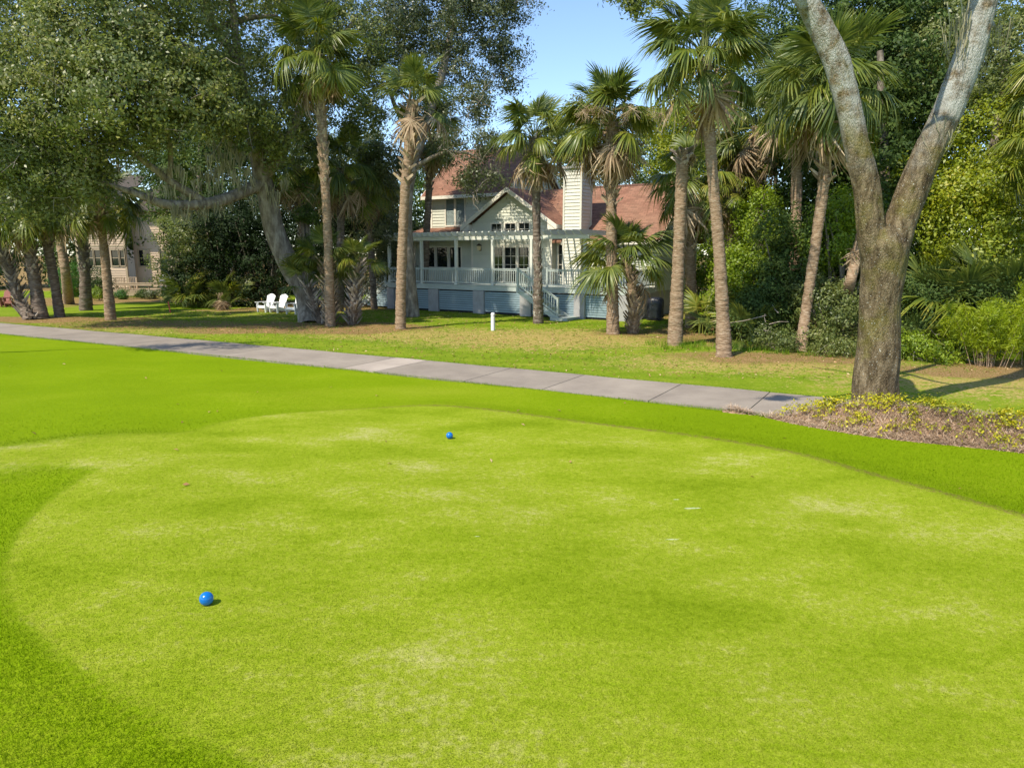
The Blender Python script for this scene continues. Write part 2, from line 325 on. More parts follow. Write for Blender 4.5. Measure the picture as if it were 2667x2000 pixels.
def turf(blade=False):
    m = bpy.data.materials.new('mown turf and lawn' if not blade else 'mown turf blade'); t, N, L, b = nodes(m)
    v = mapped(t); vs_ = mapped(t, (.55, 1, 1), (0, 0, .35))
    fine = noise(t, v, 75, 4, .75); mid = noise(t, v, 14, 5, .7); big = noise(t, vs_, .75, 7, .66); big2 = noise(t, vs_, .23, 4, .6)
    # tee: short yellow green turf with pale worn patches
    tee = ramp(t, math_n(t, 'ADD', math_n(t, 'MULTIPLY', big, .62), math_n(t, 'MULTIPLY', mid, .38)),
               [(.36, (.155, .222, .006)), (.46, (.212, .280, .012)), (.54, (.264, .314, .024)), (.61, (.345, .358, .080)), (.70, (.45, .42, .18))])
    # surround: longer, deeper green
    rgh = ramp(t, math_n(t, 'ADD', math_n(t, 'MULTIPLY', big2, .6), math_n(t, 'MULTIPLY', mid, .4)),
               [(.34, (.132, .208, .003)), (.50, (.165, .246, .004)), (.62, (.222, .282, .012)), (.74, (.28, .30, .04))])
    d = math_n(t, 'ADD', attr(t, 'tee'), math_n(t, 'MULTIPLY', math_n(t, 'SUBTRACT', noise(t, v, 6, 4), .5), .14))
    c = mixc(t, sstep(t, d, -.045, .06), rgh, tee)
    seam = math_n(t, 'MULTIPLY', sstep(t, math_n(t, 'ABSOLUTE', d, 0), .05, .16, 1, 0), attr(t, 'seam'))
    c = mixc(t, math_n(t, 'MULTIPLY', seam, math_n(t, 'MULTIPLY', sstep(t, mid, .38, .6), .75)), c, (.16, .12, .035))
    # house lawn: patchy, dry and straw coloured in places
    lawn = ramp(t, math_n(t, 'ADD', math_n(t, 'MULTIPLY', big, .5), math_n(t, 'MULTIPLY', mid, .5)),
                [(.32, (.085, .150, .008)), (.5, (.165, .235, .014)), (.68, (.29, .285, .04))])
    dry = ramp(t, mid, [(.3, (.17, .19, .025)), (.48, (.32, .25, .07)), (.62, (.44, .31, .13)), (.75, (.55, .42, .25))])
    dm = sstep(t, math_n(t, 'ADD', attr(t, 'dry'), math_n(t, 'MULTIPLY', math_n(t, 'SUBTRACT', math_n(t, 'ADD', noise(t, v, 2.6, 5, .7), mid), 1.), 2.0)), .30, .80)
    lawn = mixc(t, dm, lawn, dry)
    lit = ramp(t, noise(t, v, 22, 5, .75), [(.3, (.10, .055, .026)), (.44, (.14, .13, .02)), (.52, (.27, .155, .075)), (.7, (.50, .34, .20))])
    lm = sstep(t, math_n(t, 'ADD', attr(t, 'litter'), math_n(t, 'MULTIPLY', math_n(t, 'SUBTRACT', math_n(t, 'ADD', big, mid), 1.), 1.5)), .34, .66)
    lawn = mixc(t, lm, lawn, lit)
    c = mixc(t, attr(t, 'lawn'), c, lawn)
    k = sstep(t, fine, .28, .72, .70, 1.32); hs = N.new('ShaderNodeHueSaturation'); L.new(k, hs.inputs['Value']); L.new(c, hs.inputs['Color'])
    L.new(hs.outputs[0], b.inputs['Base Color']); b.inputs['Roughness'].default_value = .95; b.inputs['Specular IOR Level'].default_value = .02
    b.inputs['Sheen Weight'].default_value = .0
    if blade:                              # thin blades let sunlight through
        tr = N.new('ShaderNodeBsdfTranslucent'); L.new(hs.outputs[0], tr.inputs['Color']); mx = N.new('ShaderNodeMixShader'); mx.inputs[0].default_value = .5
        L.new(b.outputs[0], mx.inputs[1]); L.new(tr.outputs[0], mx.inputs[2]); L.new(mx.outputs[0], N['Material Output'].inputs[0])
        L.remove(hs.inputs['Value'].links[0]); L.new(sstep(t, attr(t, 'rnd'), 0, 1, 1.0, 1.45), hs.inputs['Value'])
    else: bump(t, b, math_n(t, 'ADD', fine, math_n(t, 'MULTIPLY', mid, 1.2)), .55, .03)
    return m
M['turf'] = turf(); M['turf_blade'] = turf(True)

# ------------------------------------------------------------------ ground
def poly_sd(P, X, Y):                    # signed distance (positive inside) to a polygon
    P = np.asarray(P)[:, :2]; n = len(P); d = np.full(X.shape, 1e9); ins = np.zeros(X.shape, bool)
    for i in range(n):
        a, b = P[i], P[(i + 1) % n]; e = b - a
        t = np.clip(((X - a[0]) * e[0] + (Y - a[1]) * e[1]) / (e @ e + 1e-9), 0, 1)
        d = np.minimum(d, np.hypot(X - a[0] - t * e[0], Y - a[1] - t * e[1]))
        c = ((a[1] > Y) != (b[1] > Y)) & (X < (b[0] - a[0]) * (Y - a[1]) / (b[1] - a[1] + 1e-12) + a[0])
        ins ^= c
    return np.where(ins, d, -d)
def curve2(P, n=12):
    P = np.array([[p[0], p[1], 0] for p in P]); return smooth_path(P, np.ones(len(P)), .25)[0][:, :2]
q = 2667 / 2212
tee_px = [(640, 1700), (330, 1540), (125, 1400), (25, 1300), (8, 1250), (32, 1165), (105, 1085), (215, 1012)]
tongue_lo = [(120, 1003), (-60, 1012), (-400, 1035)]
tongue_up = [(-400, 1000), (-60, 968), (120, 948), (280, 938), (380, 934), (430, 926)]
tee_up = [(500, 905), (700, 885), (900, 875), (1050, 884), (1300, 914), (1500, 940), (1700, 975), (1900, 1030), (2100, 1085), (2260, 1130), (2500, 1200)]
def wp(L_): return [gr(x * q, y * q, .12)[:2] for x, y in L_]
TEE = np.concatenate([curve2(wp(tee_px)), curve2(wp(tongue_lo)), curve2(wp(tongue_up + tee_up)), [[9, 3], [8, -2], [1, -4], [0, 1.5]]])
# cart path edges, from the house side and from the tee side
pf_px = [(-330, 818), (0, 842), (300, 868), (600, 897), (900, 926), (1080, 938), (1300, 957), (1600, 985), (1800, 1003), (2070, 1030), (2600, 1081), (2900, 1112)]
PF = np.array([gr(*p)[:2] for p in pf_px])
C_ = np.polyfit(PF[:, 0], PF[:, 1], 3)
def path_far(x): return np.polyval(C_, x)
xs = np.linspace(-70, 22, 400)
def path_pt(x, off):                     # point on the path, off metres towards the tee from the far edge
    s = np.polyval(np.polyder(C_), x); n = np.array([s, -1.0]) / math.hypot(s, 1)
    return np.array([x, path_far(x)]) + n * off
PW = 2.5
CL = np.array([path_pt(x, PW / 2) for x in np.clip(xs, -45, 16)]) + np.stack([xs - np.clip(xs, -45, 16), (xs - np.clip(xs, -45, 16)) * -.35], 1)

def side_of_path(X, Y):                  # positive on the house side of the centre line
    xc = np.interp(X, CL[:, 0], CL[:, 1]); return Y - xc
def blob(X, Y, cx, cy, rx, ry): return np.clip(1 - ((X - cx) / rx) ** 2 - ((Y - cy) / ry) ** 2, 0, 1)
def ssn(x, a, b): t = np.clip((x - a) / (b - a), 0, 1); return t * t * (3 - 2 * t)
def ground_z(X, Y, d=None):
    X = np.asarray(X, float); Y = np.asarray(Y, float)
    if d is None: d = poly_sd(TEE, X, Y)
    z = .12 * ssn(d, -1.1, .25)
    z = z + .10 * np.exp(-((X + 7) / 3.) ** 2 - ((Y - 16.5) / 1.6) ** 2) * ssn(-d, 0, 1.2)
    z = z - .16 * np.exp(-((X + 13) / 6.) ** 2 - ((Y - 18) / 4.) ** 2) * ssn(-d, 0, 2.)
    z = z + .025 * np.sin(X * .55 + 1) * np.sin(Y * .47) + .012 * np.sin(X * 1.7 + Y * 1.1)
    s = side_of_path(X, Y)
    z = z * (1 - .85 * np.exp(-(s / 1.6) ** 2))
    return z + .0 * ssn(s, 1, 6)
gx = np.concatenate([[-900, -500, -250, -140, -90, -65], np.arange(-50, -22, .5), np.arange(-22, 16, .16), np.arange(16, 40, .5), [50, 70, 110, 180, 300, 500, 900]])
gy = np.concatenate([[-300, -120, -50, -20, -8], np.arange(-4, 3, .5), np.arange(3, 24, .14), np.arange(24, 50, .25), np.arange(50, 90, 1.), [110, 150, 220, 350, 600, 1200]])
GX, GY = np.meshgrid(gx, gy)
DT = poly_sd(TEE, GX, GY); GZ = ground_z(GX, GY, DT)
ny, nx = GX.shape
ii = (np.arange(ny - 1)[:, None] * nx + np.arange(nx - 1)[None]).ravel()
gf = np.stack([ii, ii + 1, ii + nx + 1, ii + nx], 1)
me = mesh_np('ground', np.stack([GX, GY, GZ], -1).reshape(-1, 3), gf, M['turf'], smooth=True)
sp = side_of_path(GX, GY)
lawn = ssn(sp, .6, 1.0)
dry = np.maximum.reduce([.85 * blob(GX, GY, 1.5, 28.5, 9, 5), .75 * blob(GX, GY, -4, 30, 7, 3.5), .8 * blob(GX, GY, 8, 22, 7, 3.2), .75 * blob(GX, GY, 13, 18.5, 7, 3.5), .55 * blob(GX, GY, -16, 32, 12, 4), .4 * blob(GX, GY, -12, 39, 16, 8)])
litt = np.maximum.reduce([1.3 * blob(GX, GY, -9.5, 32.6, 7.5, 3.6), 1.1 * blob(GX, GY, -24, 36.6, 7, 2.4), 1.0 * blob(GX, GY, -14, 46, 13, 6.5), .75 * blob(GX, GY, -17, 34, 9, 3.2), .9 * blob(GX, GY, 9.5, 23, 6, 2.2), .95 * blob(GX, GY, 16, 20.5, 7, 2.6), 1.3 * blob(GX, GY, 15, 30, 12, 8), .75 * blob(GX, GY, -5, 32, 1.6, 1.2), .8 * blob(GX, GY, 4.7, 30, 2.2, 1.2), 1.0 * blob(GX, GY, -27, 51, 20, 7.5) * (GX < -17), 1.2 * ssn(GY, 62, 70), .8 * blob(GX, GY, 6.5, 38.5, 6, 3)])
bright_left = blob(GX, GY, -22, 46.5, 7, 4.5)
litt = litt * (1 - ssn(bright_left, .1, .5)); dry = dry * (1 - ssn(bright_left, .1, .5))
seam = ssn(GX, -4.5, -1.0) * ssn(GY, 5, 7)
def tee_attr(d, X, Y): return d * (1 - .88 * ssn(-X, 5.0, 7.5) * ssn(Y, 8.0, 10.5))     # the mown edge fades out towards the next tee
for nme, arr in (('tee', tee_attr(DT, GX, GY)), ('lawn', lawn), ('dry', dry), ('litter', litt), ('seam', .15 + .85 * seam)):
    a = me.attributes.new(nme, 'FLOAT', 'POINT'); a.data.foreach_set('value', arr.ravel().astype(np.float32))
ground = ob('ground', me); tag(ground, 'bright green mown tee turf and patchy house lawn', None, kind='structure')

# cart path: concrete slabs with open joints
path = bpy.data.objects.new('cart_path', None); link(path); tag(path, 'grey concrete cart path of cast slabs crossing the grass', None, kind='structure')
def near_x(px, py): return gr(px, py)[0]
arc = np.concatenate([[0], np.cumsum(np.hypot(*np.diff(CL, axis=0).T))])
def arc_at_x(x): return np.interp(x, CL[:, 0], arc)
def pt_arc(s, off):
    x = np.interp(s, arc, CL[:, 0]); y = np.interp(s, arc, CL[:, 1])
    x2 = np.interp(s + .3, arc, CL[:, 0]); y2 = np.interp(s + .3, arc, CL[:, 1])
    t = np.array([x2 - x, y2 - y]); t /= np.linalg.norm(t); n = np.array([-t[1], t[0]])
    return np.array([x, y]) + n * off
jx = [near_x(962, 949), near_x(1047, 957), near_x(1275, 970), near_x(1468, 993), near_x(1728, 1018), near_x(1955, 1035)]
js = [arc_at_x(x) for x in jx]
left = [js[0] - k * 5.4 for k in range(8, 0, -1)]; right = [js[-1] + 3.6 * k for k in range(1, 4)]
js = left + js + right
random.seed(3)
for i in range(len(js) - 1):
    s0, s1 = js[i] + .012, js[i + 1] - .012
    n = max(2, int((s1 - s0) / .5)); V = []; Fc = []
    for k in range(n + 1):
        s = s0 + (s1 - s0) * k / n
        wob = .03 * sin(s * 1.3) + .02 * sin(s * 3.1)
        a = pt_arc(s, PW / 2 + wob); b = pt_arc(s, -PW / 2 + wob * .7)
        za = .035; V += [(a[0], a[1], za), (b[0], b[1], za), (a[0], a[1], -.12), (b[0], b[1], -.12)]
    for k in range(n):
        o = 4 * k; Fc += [(o, o + 1, o + 5, o + 4), (o + 2, o, o + 4, o + 6), (o + 1, o + 3, o + 7, o + 5)]
    Fc += [(0, 2, 3, 1), (4 * n, 4 * n + 1, 4 * n + 3, 4 * n + 2)]
    me = bpy.data.meshes.new('slab'); me.from_pydata(V, [], Fc); me.materials.append(M['concrete'])
    o = ob('slab', me, path); light = 1.5 if i == len(left) else random.uniform(.92, 1.08)
    o.color = (light, light, light * (1.03 if light > 1.3 else 1), 1)
    if i == len(left): o['label'] = 'paler newer slab'

# ------------------------------------------------------------------ foliage generators
def leaf_arrays(P, Nn, size, r, aspect=.5, fold=.12):
    n = len(P); Nn = Nn / (np.linalg.norm(Nn, axis=1)[:, None] + 1e-9)
    T = r.normal(size=(n, 3)); T -= (T * Nn).sum(1)[:, None] * Nn; T /= np.linalg.norm(T, axis=1)[:, None] + 1e-9
    B = np.cross(Nn, T); s = (size * r.uniform(.6, 1.35, n))[:, None]
    V = np.empty((n, 4, 3)); V[:, 0] = P - T * s * .5; V[:, 2] = P + T * s * .5
    V[:, 1] = P + B * s * aspect * .5 + Nn * s * fold; V[:, 3] = P - B * s * aspect * .5 + Nn * s * fold
    return V.reshape(-1, 3), np.arange(4 * n).reshape(n, 4)
def crown_mesh(name, lobes, nclump, nleaf, size, mat, seed, sub=.42, shell=.55, aspect=.5, up=.12, flat=.7):
    r = np.random.default_rng(seed); Lb = np.asarray(lobes, float)          # x y z rx ry rz
    wgt = (Lb[:, 3] * Lb[:, 4] + Lb[:, 3] * Lb[:, 5]) ** 1.0; wgt /= wgt.sum()
    k = r.choice(len(Lb), nclump, p=wgt)
    D = r.normal(size=(nclump, 3)); D /= np.linalg.norm(D, axis=1)[:, None]
    rad = shell + (1.08 - shell) * r.random(nclump) ** .6
    # bumpy lobes: radius varies with direction so the outline is uneven
    rad *= 1 + .16 * np.sin(D[:, 0] * 5 + k) + .14 * np.sin(D[:, 2] * 7 + D[:, 1] * 4 + k * 2)
    C = Lb[k, :3] + D * Lb[k, 3:] * rad[:, None]
    cs = sub * r.uniform(.55, 1.35, nclump)
    m = r.poisson(nleaf * (cs / sub) ** 1.5) + 2
    idx = np.repeat(np.arange(nclump), m); n = len(idx)
    G = r.normal(size=(n, 3)) * .5; G[:, 2] *= flat
    P = C[idx] + G * cs[idx][:, None]
    Nn = G * .9 + D[idx] * .9 + np.array([0, 0, up]) + r.normal(size=(n, 3)) * .6
    V, Fc = leaf_arrays(P, Nn, size, r, aspect)
    base = r.random(nclump)
    rv = np.clip(.65 * r.random(n) + .35 * base[idx], 0, 1)
    return mesh_np(name, V, Fc, mat, np.repeat(rv, 4))
def lobe(px, py, Y, r, sy=1., sz=.85, sx=1.): p = at(px, py, Y); return (p[0], p[1], p[2], r * sx, r * sy, r * sz)

def limb_set(paths, seed, n=10, wob=.04):
    parts = []
    for k, (P, rad) in enumerate(paths):
        Q, R = smooth_path(P, rad, .3); r = np.random.default_rng(seed + k)
        Q = Q + np.cumsum(r.normal(size=Q.shape) * .012, 0) * (np.arange(len(Q)) / len(Q))[:, None]
        parts.append(tube_np(Q, R, n, wob, seed + k))
    return join_np(parts)
def moss_mesh(name, pts, seed, L_=1.2, nper=26, wid=.03):
    r = np.random.default_rng(seed); V = []; Fc = []; rv = []; c = 0
    for p in pts:
        L0 = L_ * r.uniform(.5, 1.3)
        for _ in range(nper):
            a = p + r.normal(size=3) * np.array([.16, .16, .06]); l = L0 * r.uniform(.35, 1.); th = r.uniform(0, pi); w = wid * r.uniform(.5, 1.3)
            e = np.array([cos(th), sin(th), 0]) * w; sw = r.normal(size=3) * .07; sw[2] = 0
            for t in (0, .35, .7, 1.):
                b = a + np.array([0, 0, -l * t]) + sw * t * t - (a - p) * np.array([1, 1, 0]) * t * .5 + r.normal(size=3) * .012
                k = (1 - .75 * t); V += [b - e * k, b + e * k]
            for s in range(3): Fc.append((c + 2 * s, c + 2 * s + 1, c + 2 * s + 3, c + 2 * s + 2))
            rv += [r.random()] * 8; c += 8
    return mesh_np(name, np.array(V), np.array(Fc), M['moss'], rv)
def tree(name, label, trunk_paths, lobes, leaf, seed, nclump, nleaf, size, bark='bark', cat='tree', group=None, moss=None, twigs=0, **kw):
    b = np.array(trunk_paths[0][0][0], float); b[2] = 0 if b[2] < .6 else b[2]
    root = empty(name, b, label, cat, group)
    lb = np.array(lobes, float); lb[:, :3] -= b
    tp = [([np.asarray(p) - b for p in P], R) for P, R in trunk_paths]
    V, Fc = limb_set(tp, seed); ob('trunk', mesh_np('trunk', V, Fc, M[bark], smooth=True), root)
    ob('crown', crown_mesh('crown', lb, nclump, nleaf, size, M[leaf], seed + 5, **kw), root)
    if twigs:                               # bare grey twigs among the leaves
        r = np.random.default_rng(seed + 21); parts = []
        for k in r.integers(0, len(lb), twigs):
            D = r.normal(size=3); D[1] -= .5; D /= np.linalg.norm(D); p = lb[k, :3] + D * lb[k, 3:] * r.uniform(.35, .8); d = D * .8 + r.normal(size=3) * .5; d[2] += .15; l = r.uniform(.6, 1.7)
            Q = [p]
            for _ in range(4): d = d + r.normal(size=3) * .28; p = p + d / np.linalg.norm(d) * l / 4; Q.append(p)
            parts.append(tube_np(np.array(Q), np.linspace(.02, .006, 5), 4))
            e = Q[2] + r.normal(size=3) * .3; parts.append(tube_np(np.array([Q[2], (Q[2] + e) / 2 + r.normal(size=3) * .04, e]), [.012, .009, .004], 3))
        V, Fc = join_np(parts); tag(ob('twigs', mesh_np('twigs', V, Fc, M['twig']), root), kind='stuff')
    if moss is not None: tag(ob('spanish_moss', moss_mesh('spanish_moss', [np.asarray(p) - b for p in moss], seed + 9, .95, 17, .034), root), kind='stuff')
    return root

# ------------------------------------------------------------------ palm generator
def frond_mesh(name, seed, mat, nseg=42, pet=.92, L=.92, spread=112, droop=.35, vfold=.25, costa=.36, crumple=.0, petr=.022):
    r = np.random.default_rng(seed); V = []; Fc = []; rv = []; c = 0
    arch = .10
    P = [np.array([pet * t, 0, arch * sin(pi * t * .9)]) for t in (0, .35, .7, 1.)]
    tv, tf = tube_np(P, [petr * 1.7, petr, petr * .8, petr * .6], 3)
    V += list(tv); Fc += [tuple(f) for f in tf]; rv += [.55] * len(tv); c = len(V)
    tip = P[-1]
    for i in range(nseg):
        u = (i + .5) / nseg * 2 - 1; th = radians(spread) * u + r.normal() * .015
        rt = tip + np.array([1, 0, 0]) * costa * (1 - abs(u)) ** .8; rt[2] -= .25 * costa * (1 - abs(u)) ** 2
        d = np.array([cos(th), sin(th), 0]); l = L * (.72 + .28 * cos(th)) * r.uniform(.9, 1.06)
        e = np.array([-sin(th), cos(th), 0]); dr = droop * r.uniform(.6, 1.7); cr = r.normal(size=3) * crumple
        alt = .3 if i % 2 else -.3; col = r.random()
        for t, w in ((0, .008), (.36, .036), (.70, .024), (1., .003)):
            p = rt + d * l * t * (1 - .18 * dr * t) + cr * t; p = p.copy()
            p[2] += vfold * abs(sin(th)) * l * t * (1 - .55 * t) - dr * l * t ** 2.1 - .12 * t * l * max(0, cos(th))
            ww = w * L; ez = np.array([0, 0, alt * ww])
            V += [p - e * ww + ez, p + e * ww - ez]; rv += [min(1, .75 * col + .25 * t * (1.2 if t > .9 else .6))] * 2
        for s in range(3): Fc.append((c + 2 * s, c + 2 * s + 1, c + 2 * s + 3, c + 2 * s + 2))
        c += 8
    return mesh_np(name, np.array(V), np.array(Fc), mat, rv)
FR_UP = [frond_mesh('frond', 10 + i, M['frond'], droop=.26, vfold=.45, spread=104) for i in range(4)]
FR_MID = [frond_mesh('frond', 20 + i, M['frond'], droop=.58, vfold=.22) for i in range(5)]
FR_LOW = [frond_mesh('frond', 30 + i, M['frond'], droop=.85, vfold=.05, spread=120) for i in range(4)]
FR_YEL = [frond_mesh('frond', 40 + i, M['frond_y'], droop=.68, vfold=.08, spread=115) for i in range(3)]
FR_DEAD = [frond_mesh('dead_frond', 50 + i, M['frond_dead'], nseg=26, pet=.8, L=1.0, spread=88, droop=.5, vfold=.02, crumple=.14) for i in range(4)]

def put_frond(me, name, parent, loc, az, el, sc, roll=0):
    o = bpy.data.objects.new(name, me); link(o, parent)
    m = Matrix.Rotation(az, 4, 'Z') @ Matrix.Rotation(-el, 4, 'Y') @ Matrix.Rotation(roll, 4, 'X') @ Matrix.Scale(sc, 4)
    m.translation = Vector(loc); o.matrix_local = m; return o
def crown_fronds(root, top, n, sc, r, dead=4, yellow=.12, el_hi=82, el_lo=-42, dead_el=(-78, -45), stem=.0):
    top = np.asarray(top)
    for i in range(n):
        t = (i + .5) / n; az = i * 2.39996 + r.normal() * .4
        el = el_hi + (el_lo - el_hi) * t ** .9 + r.normal() * 11
        if el > 48: me = FR_UP[r.integers(4)]
        elif r.random() < (yellow + .10) * (1 + (el < 5) * 2): me = FR_YEL[r.integers(3)]
        elif el > 5: me = FR_MID[r.integers(5)]
        else: me = FR_LOW[r.integers(4)]
        off = np.array([cos(az) * .1, sin(az) * .1, (.5 - t) * .55])
        put_frond(me, 'frond', root, top + off * sc, az, radians(el), sc * r.uniform(.74, 1.16) * (.85 if el > 65 else 1), r.normal() * .35)
    for i in range(dead):
        az = r.uniform(0, 2 * pi); el = r.uniform(*dead_el)
        put_frond(FR_DEAD[r.integers(4)], 'dead_frond', root, top + np.array([cos(az) * .14, sin(az) * .14, -.3 * sc - r.random() * .25]), az, radians(el), sc * r.uniform(.75, 1.05), r.normal() * .5)
def boots_mesh(pts, rads, s0, s1, r, mat, L_=.32, w=.075, tilt=32, step=.075, skew=.55):
    """criss-cross stubs of old leaf stalks round a trunk between fractions s0 and s1"""
    P, R = smooth_path(pts, rads, .1); n = len(P); mb = MB(); a, b = int(s0 * (n - 1)), int(s1 * (n - 1))
    ln = np.concatenate([[0], np.cumsum(np.linalg.norm(np.diff(P, axis=0), axis=1))]); s = ln[a]; k = 0
    while s < ln[b]:
        p = np.array([np.interp(s, ln, P[:, i]) for i in range(3)]); rd = np.interp(s, ln, R)
        for j in range(2):
            az = k * 2.39996 + j * pi + r.normal() * .12; k += 1
            o = np.array([cos(az), sin(az), 0]); tn = np.array([-sin(az), cos(az), 0]); sk = skew * (1 if k % 2 else -1)
            d = o * sin(radians(tilt)) + np.array([0, 0, 1]) * cos(radians(tilt)) + tn * sk * r.uniform(.5, 1.2); d /= np.linalg.norm(d)
            l = L_ * r.uniform(.6, 1.25); c = p + o * rd * .82; sd_ = np.cross(d, o); sd_ /= np.linalg.norm(sd_); nn = np.cross(sd_, d)
            w1, w2, th = w * r.uniform(.8, 1.2), w * r.uniform(.35, .6), .022
            e = c + d * l
            mb.hexa([c - sd_ * w1 - nn * th, c + sd_ * w1 - nn * th, e + sd_ * w2 - nn * th * .5, e - sd_ * w2 - nn * th * .5,
                     c - sd_ * w1 + nn * th, c + sd_ * w1 + nn * th, e + sd_ * w2 + nn * th * .5, e - sd_ * w2 + nn * th * .5])
        s += step * r.uniform(.8, 1.25)
    return mb.mesh('leaf_bases', mat)
def trunk_mesh(pts, rads, seed, mat):
    Q, R = smooth_path(pts, rads, .05); r = np.random.default_rng(seed)
    R = R * (1 + .05 * (r.random(len(R)) < .3) + r.normal(size=len(R)) * .022)      # ring scars
    V, Fc = tube_np(Q, R, 14, .025, seed)
    V = V + r.normal(size=V.shape) * .008
    return mesh_np('trunk', V, Fc, mat, smooth=True)
def palm(label, px, Y, rads, n, sc, seed, dead=4, boots=None, yellow=.12, bark='palmbark', boot='boot', name='cabbage_palm', group='cabbage palms', el_lo=-42, el_hi=82, depth=None, boot_kw={}, cat='palm tree', dead_el=(-78, -45)):
    """px: photo points up the trunk; the first stands on the ground"""
    P = [gr(*px[0])] + [at(x, y, Y if depth is None else depth[i]) for i, (x, y) in enumerate(px[1:])]
    if Y is None: Y = P[0][1]
    b = P[0].copy(); b[2] = 0
    rads = [q_ * .82 for q_ in rads]
    root = empty(name, b, label, cat, group); L0 = [p - b for p in P]; L0[0] = L0[0] - np.array([0, 0, .05])
    r = np.random.default_rng(seed)
    ob('trunk', trunk_mesh(L0, rads, seed, M[bark]), root)
    if boots:
        for k, (a, c) in enumerate(boots): tag(ob('leaf_bases', boots_mesh(L0, rads, a, c, r, M[boot], **boot_kw), root), kind='stuff')
    if n: crown_fronds(root, L0[-1], int(n * 1.22), sc * .93, r, dead, yellow, el_hi, el_lo, dead_el)
    return root, L0, r

# ------------------------------------------------------------------ house builders
def quad_uv(me):                          # metric UV for roof slabs: u along the eave, v up the slope
    uv = me.uv_layers.new(name='UVMap')
    for p in me.polygons:
        n = p.normal; a = Vector((0, 0, 1)).cross(n); a = a.normalized() if a.length > 1e-3 else Vector((1, 0, 0)); b = n.cross(a)
        for li in p.loop_indices:
            co = me.vertices[me.loops[li].vertex_index].co; uv.data[li].uv = (co.dot(a), co.dot(b))
def roof_slab(name, poly, thick, parent, mat='shingle'):
    """a roof plane: planar polygon with thickness downwards"""
    mb = MB(); mb.prism([Vector(p) - Vector((0, 0, thick)) for p in poly], (0, 0, thick)); me = mb.mesh(name, M[mat]); quad_uv(me); return ob(name, me, parent)
def frame_fn(o, e, nrm):                  # maps (s, z, out) on a wall to house coordinates
    o = Vector(o); e = Vector(e); nrm = Vector(nrm)
    return lambda s, z, d: o + e * s + Vector((0, 0, z)) + nrm * d
def siding(parent, fn, lims, z0, z1, openings, mat, step=.19, name='siding_board'):
    """one board per course and stretch of wall; lims(z)->(s0,s1); openings: (s0,s1,z0,z1)"""
    z = z0
    while z < z1 - .03:
        zt = min(z + step, z1); a0, a1 = lims(z); b0, b1 = lims(zt - .002)
        cuts = sorted([(o[0], o[1]) for o in openings if o[2] < zt - .02 and o[3] > z + .02])
        spans = []; cur = None
        lo, hi = a0, a1; spans = [(lo, hi)]
        for c0, c1 in cuts:
            ns = []
            for s0, s1 in spans:
                if c1 <= s0 or c0 >= s1: ns.append((s0, s1)); continue
                if c0 - s0 > .04: ns.append((s0, c0))
                if s1 - c1 > .04: ns.append((c1, s1))
            spans = ns
        for s0, s1 in spans:
            t0 = max(s0, b0) if s0 == lo else s0; t1 = min(s1, b1) if s1 == hi else s1
            if t1 - t0 < .01: t0 = t1 = (max(s0, b0) + min(s1, b1)) / 2; t1 += .005
            mb = MB(); V = [fn(s0, z, .0), fn(s1, z, .0), fn(s1, z, .042), fn(s0, z, .042), fn(t0, zt - .004, .0), fn(t1, zt - .004, .0), fn(t1, zt - .004, .008), fn(t0, zt - .004, .008)]
            V = [V[3], V[2], V[1], V[0], V[7], V[6], V[5], V[4]]
            mb.hexa(V); mb.obj(name, M[mat], parent)
        z = zt
def window(parent, fn, s0, s1, z0, z1, trim, cols=1, rows=1, tw=.09, blinds=False, name='window', sill=True, muntin='trim', munt=.022, rail=False):
    mb = MB()
    def bx(a, b, c, d, o0, o1): mb.hexa([fn(a, c, o1), fn(b, c, o1), fn(b, c, o0), fn(a, c, o0), fn(a, d, o1), fn(b, d, o1), fn(b, d, o0), fn(a, d, o0)], .5)
    bx(s0 - tw, s0, z0 - tw, z1 + tw, -.02, .05); bx(s1, s1 + tw, z0 - tw, z1 + tw, -.02, .05); bx(s0, s1, z1, z1 + tw, -.02, .05); bx(s0, s1, z0 - tw, z0, -.02, .05 if not sill else .075)
    w = mb.obj(name, M[trim], parent)
    g = MB(); g.hexa([fn(s0, z0, -.035), fn(s1, z0, -.035), fn(s1, z0, -.045), fn(s0, z0, -.045), fn(s0, z1, -.035), fn(s1, z1, -.035), fn(s1, z1, -.045), fn(s0, z1, -.045)]); g.obj('pane', M['glass'], w)
    if blinds:
        n = int((z1 - z0) / .075)
        for k in range(n):
            zz = z0 + (k + .5) * (z1 - z0) / n; m = MB(); m.hexa([fn(s0, zz - .028, -.012), fn(s1, zz - .028, -.012), fn(s1, zz - .028, -.018), fn(s0, zz - .028, -.018), fn(s0, zz + .028, -.024), fn(s1, zz + .028, -.024), fn(s1, zz + .028, -.03), fn(s0, zz + .028, -.03)])
            m.obj('slat', M['blind'], w)
    for k in range(1, cols):
        a = s0 + (s1 - s0) * k / cols; m = MB(); m.hexa([fn(a - munt / 2, z0, -.01), fn(a + munt / 2, z0, -.01), fn(a + munt / 2, z0, -.03), fn(a - munt / 2, z0, -.03), fn(a - munt / 2, z1, -.01), fn(a + munt / 2, z1, -.01), fn(a + munt / 2, z1, -.03), fn(a - munt / 2, z1, -.03)], .5); m.obj('muntin', M[muntin], w)
    for k in range(1, rows):
        a = z0 + (z1 - z0) * k / rows; m = MB(); m.hexa([fn(s0, a - munt / 2, -.008), fn(s1, a - munt / 2, -.008), fn(s1, a - munt / 2, -.028), fn(s0, a - munt / 2, -.028), fn(s0, a + munt / 2, -.008), fn(s1, a + munt / 2, -.008), fn(s1, a + munt / 2, -.028), fn(s0, a + munt / 2, -.028)], .5); m.obj('muntin', M[muntin], w)
    return w
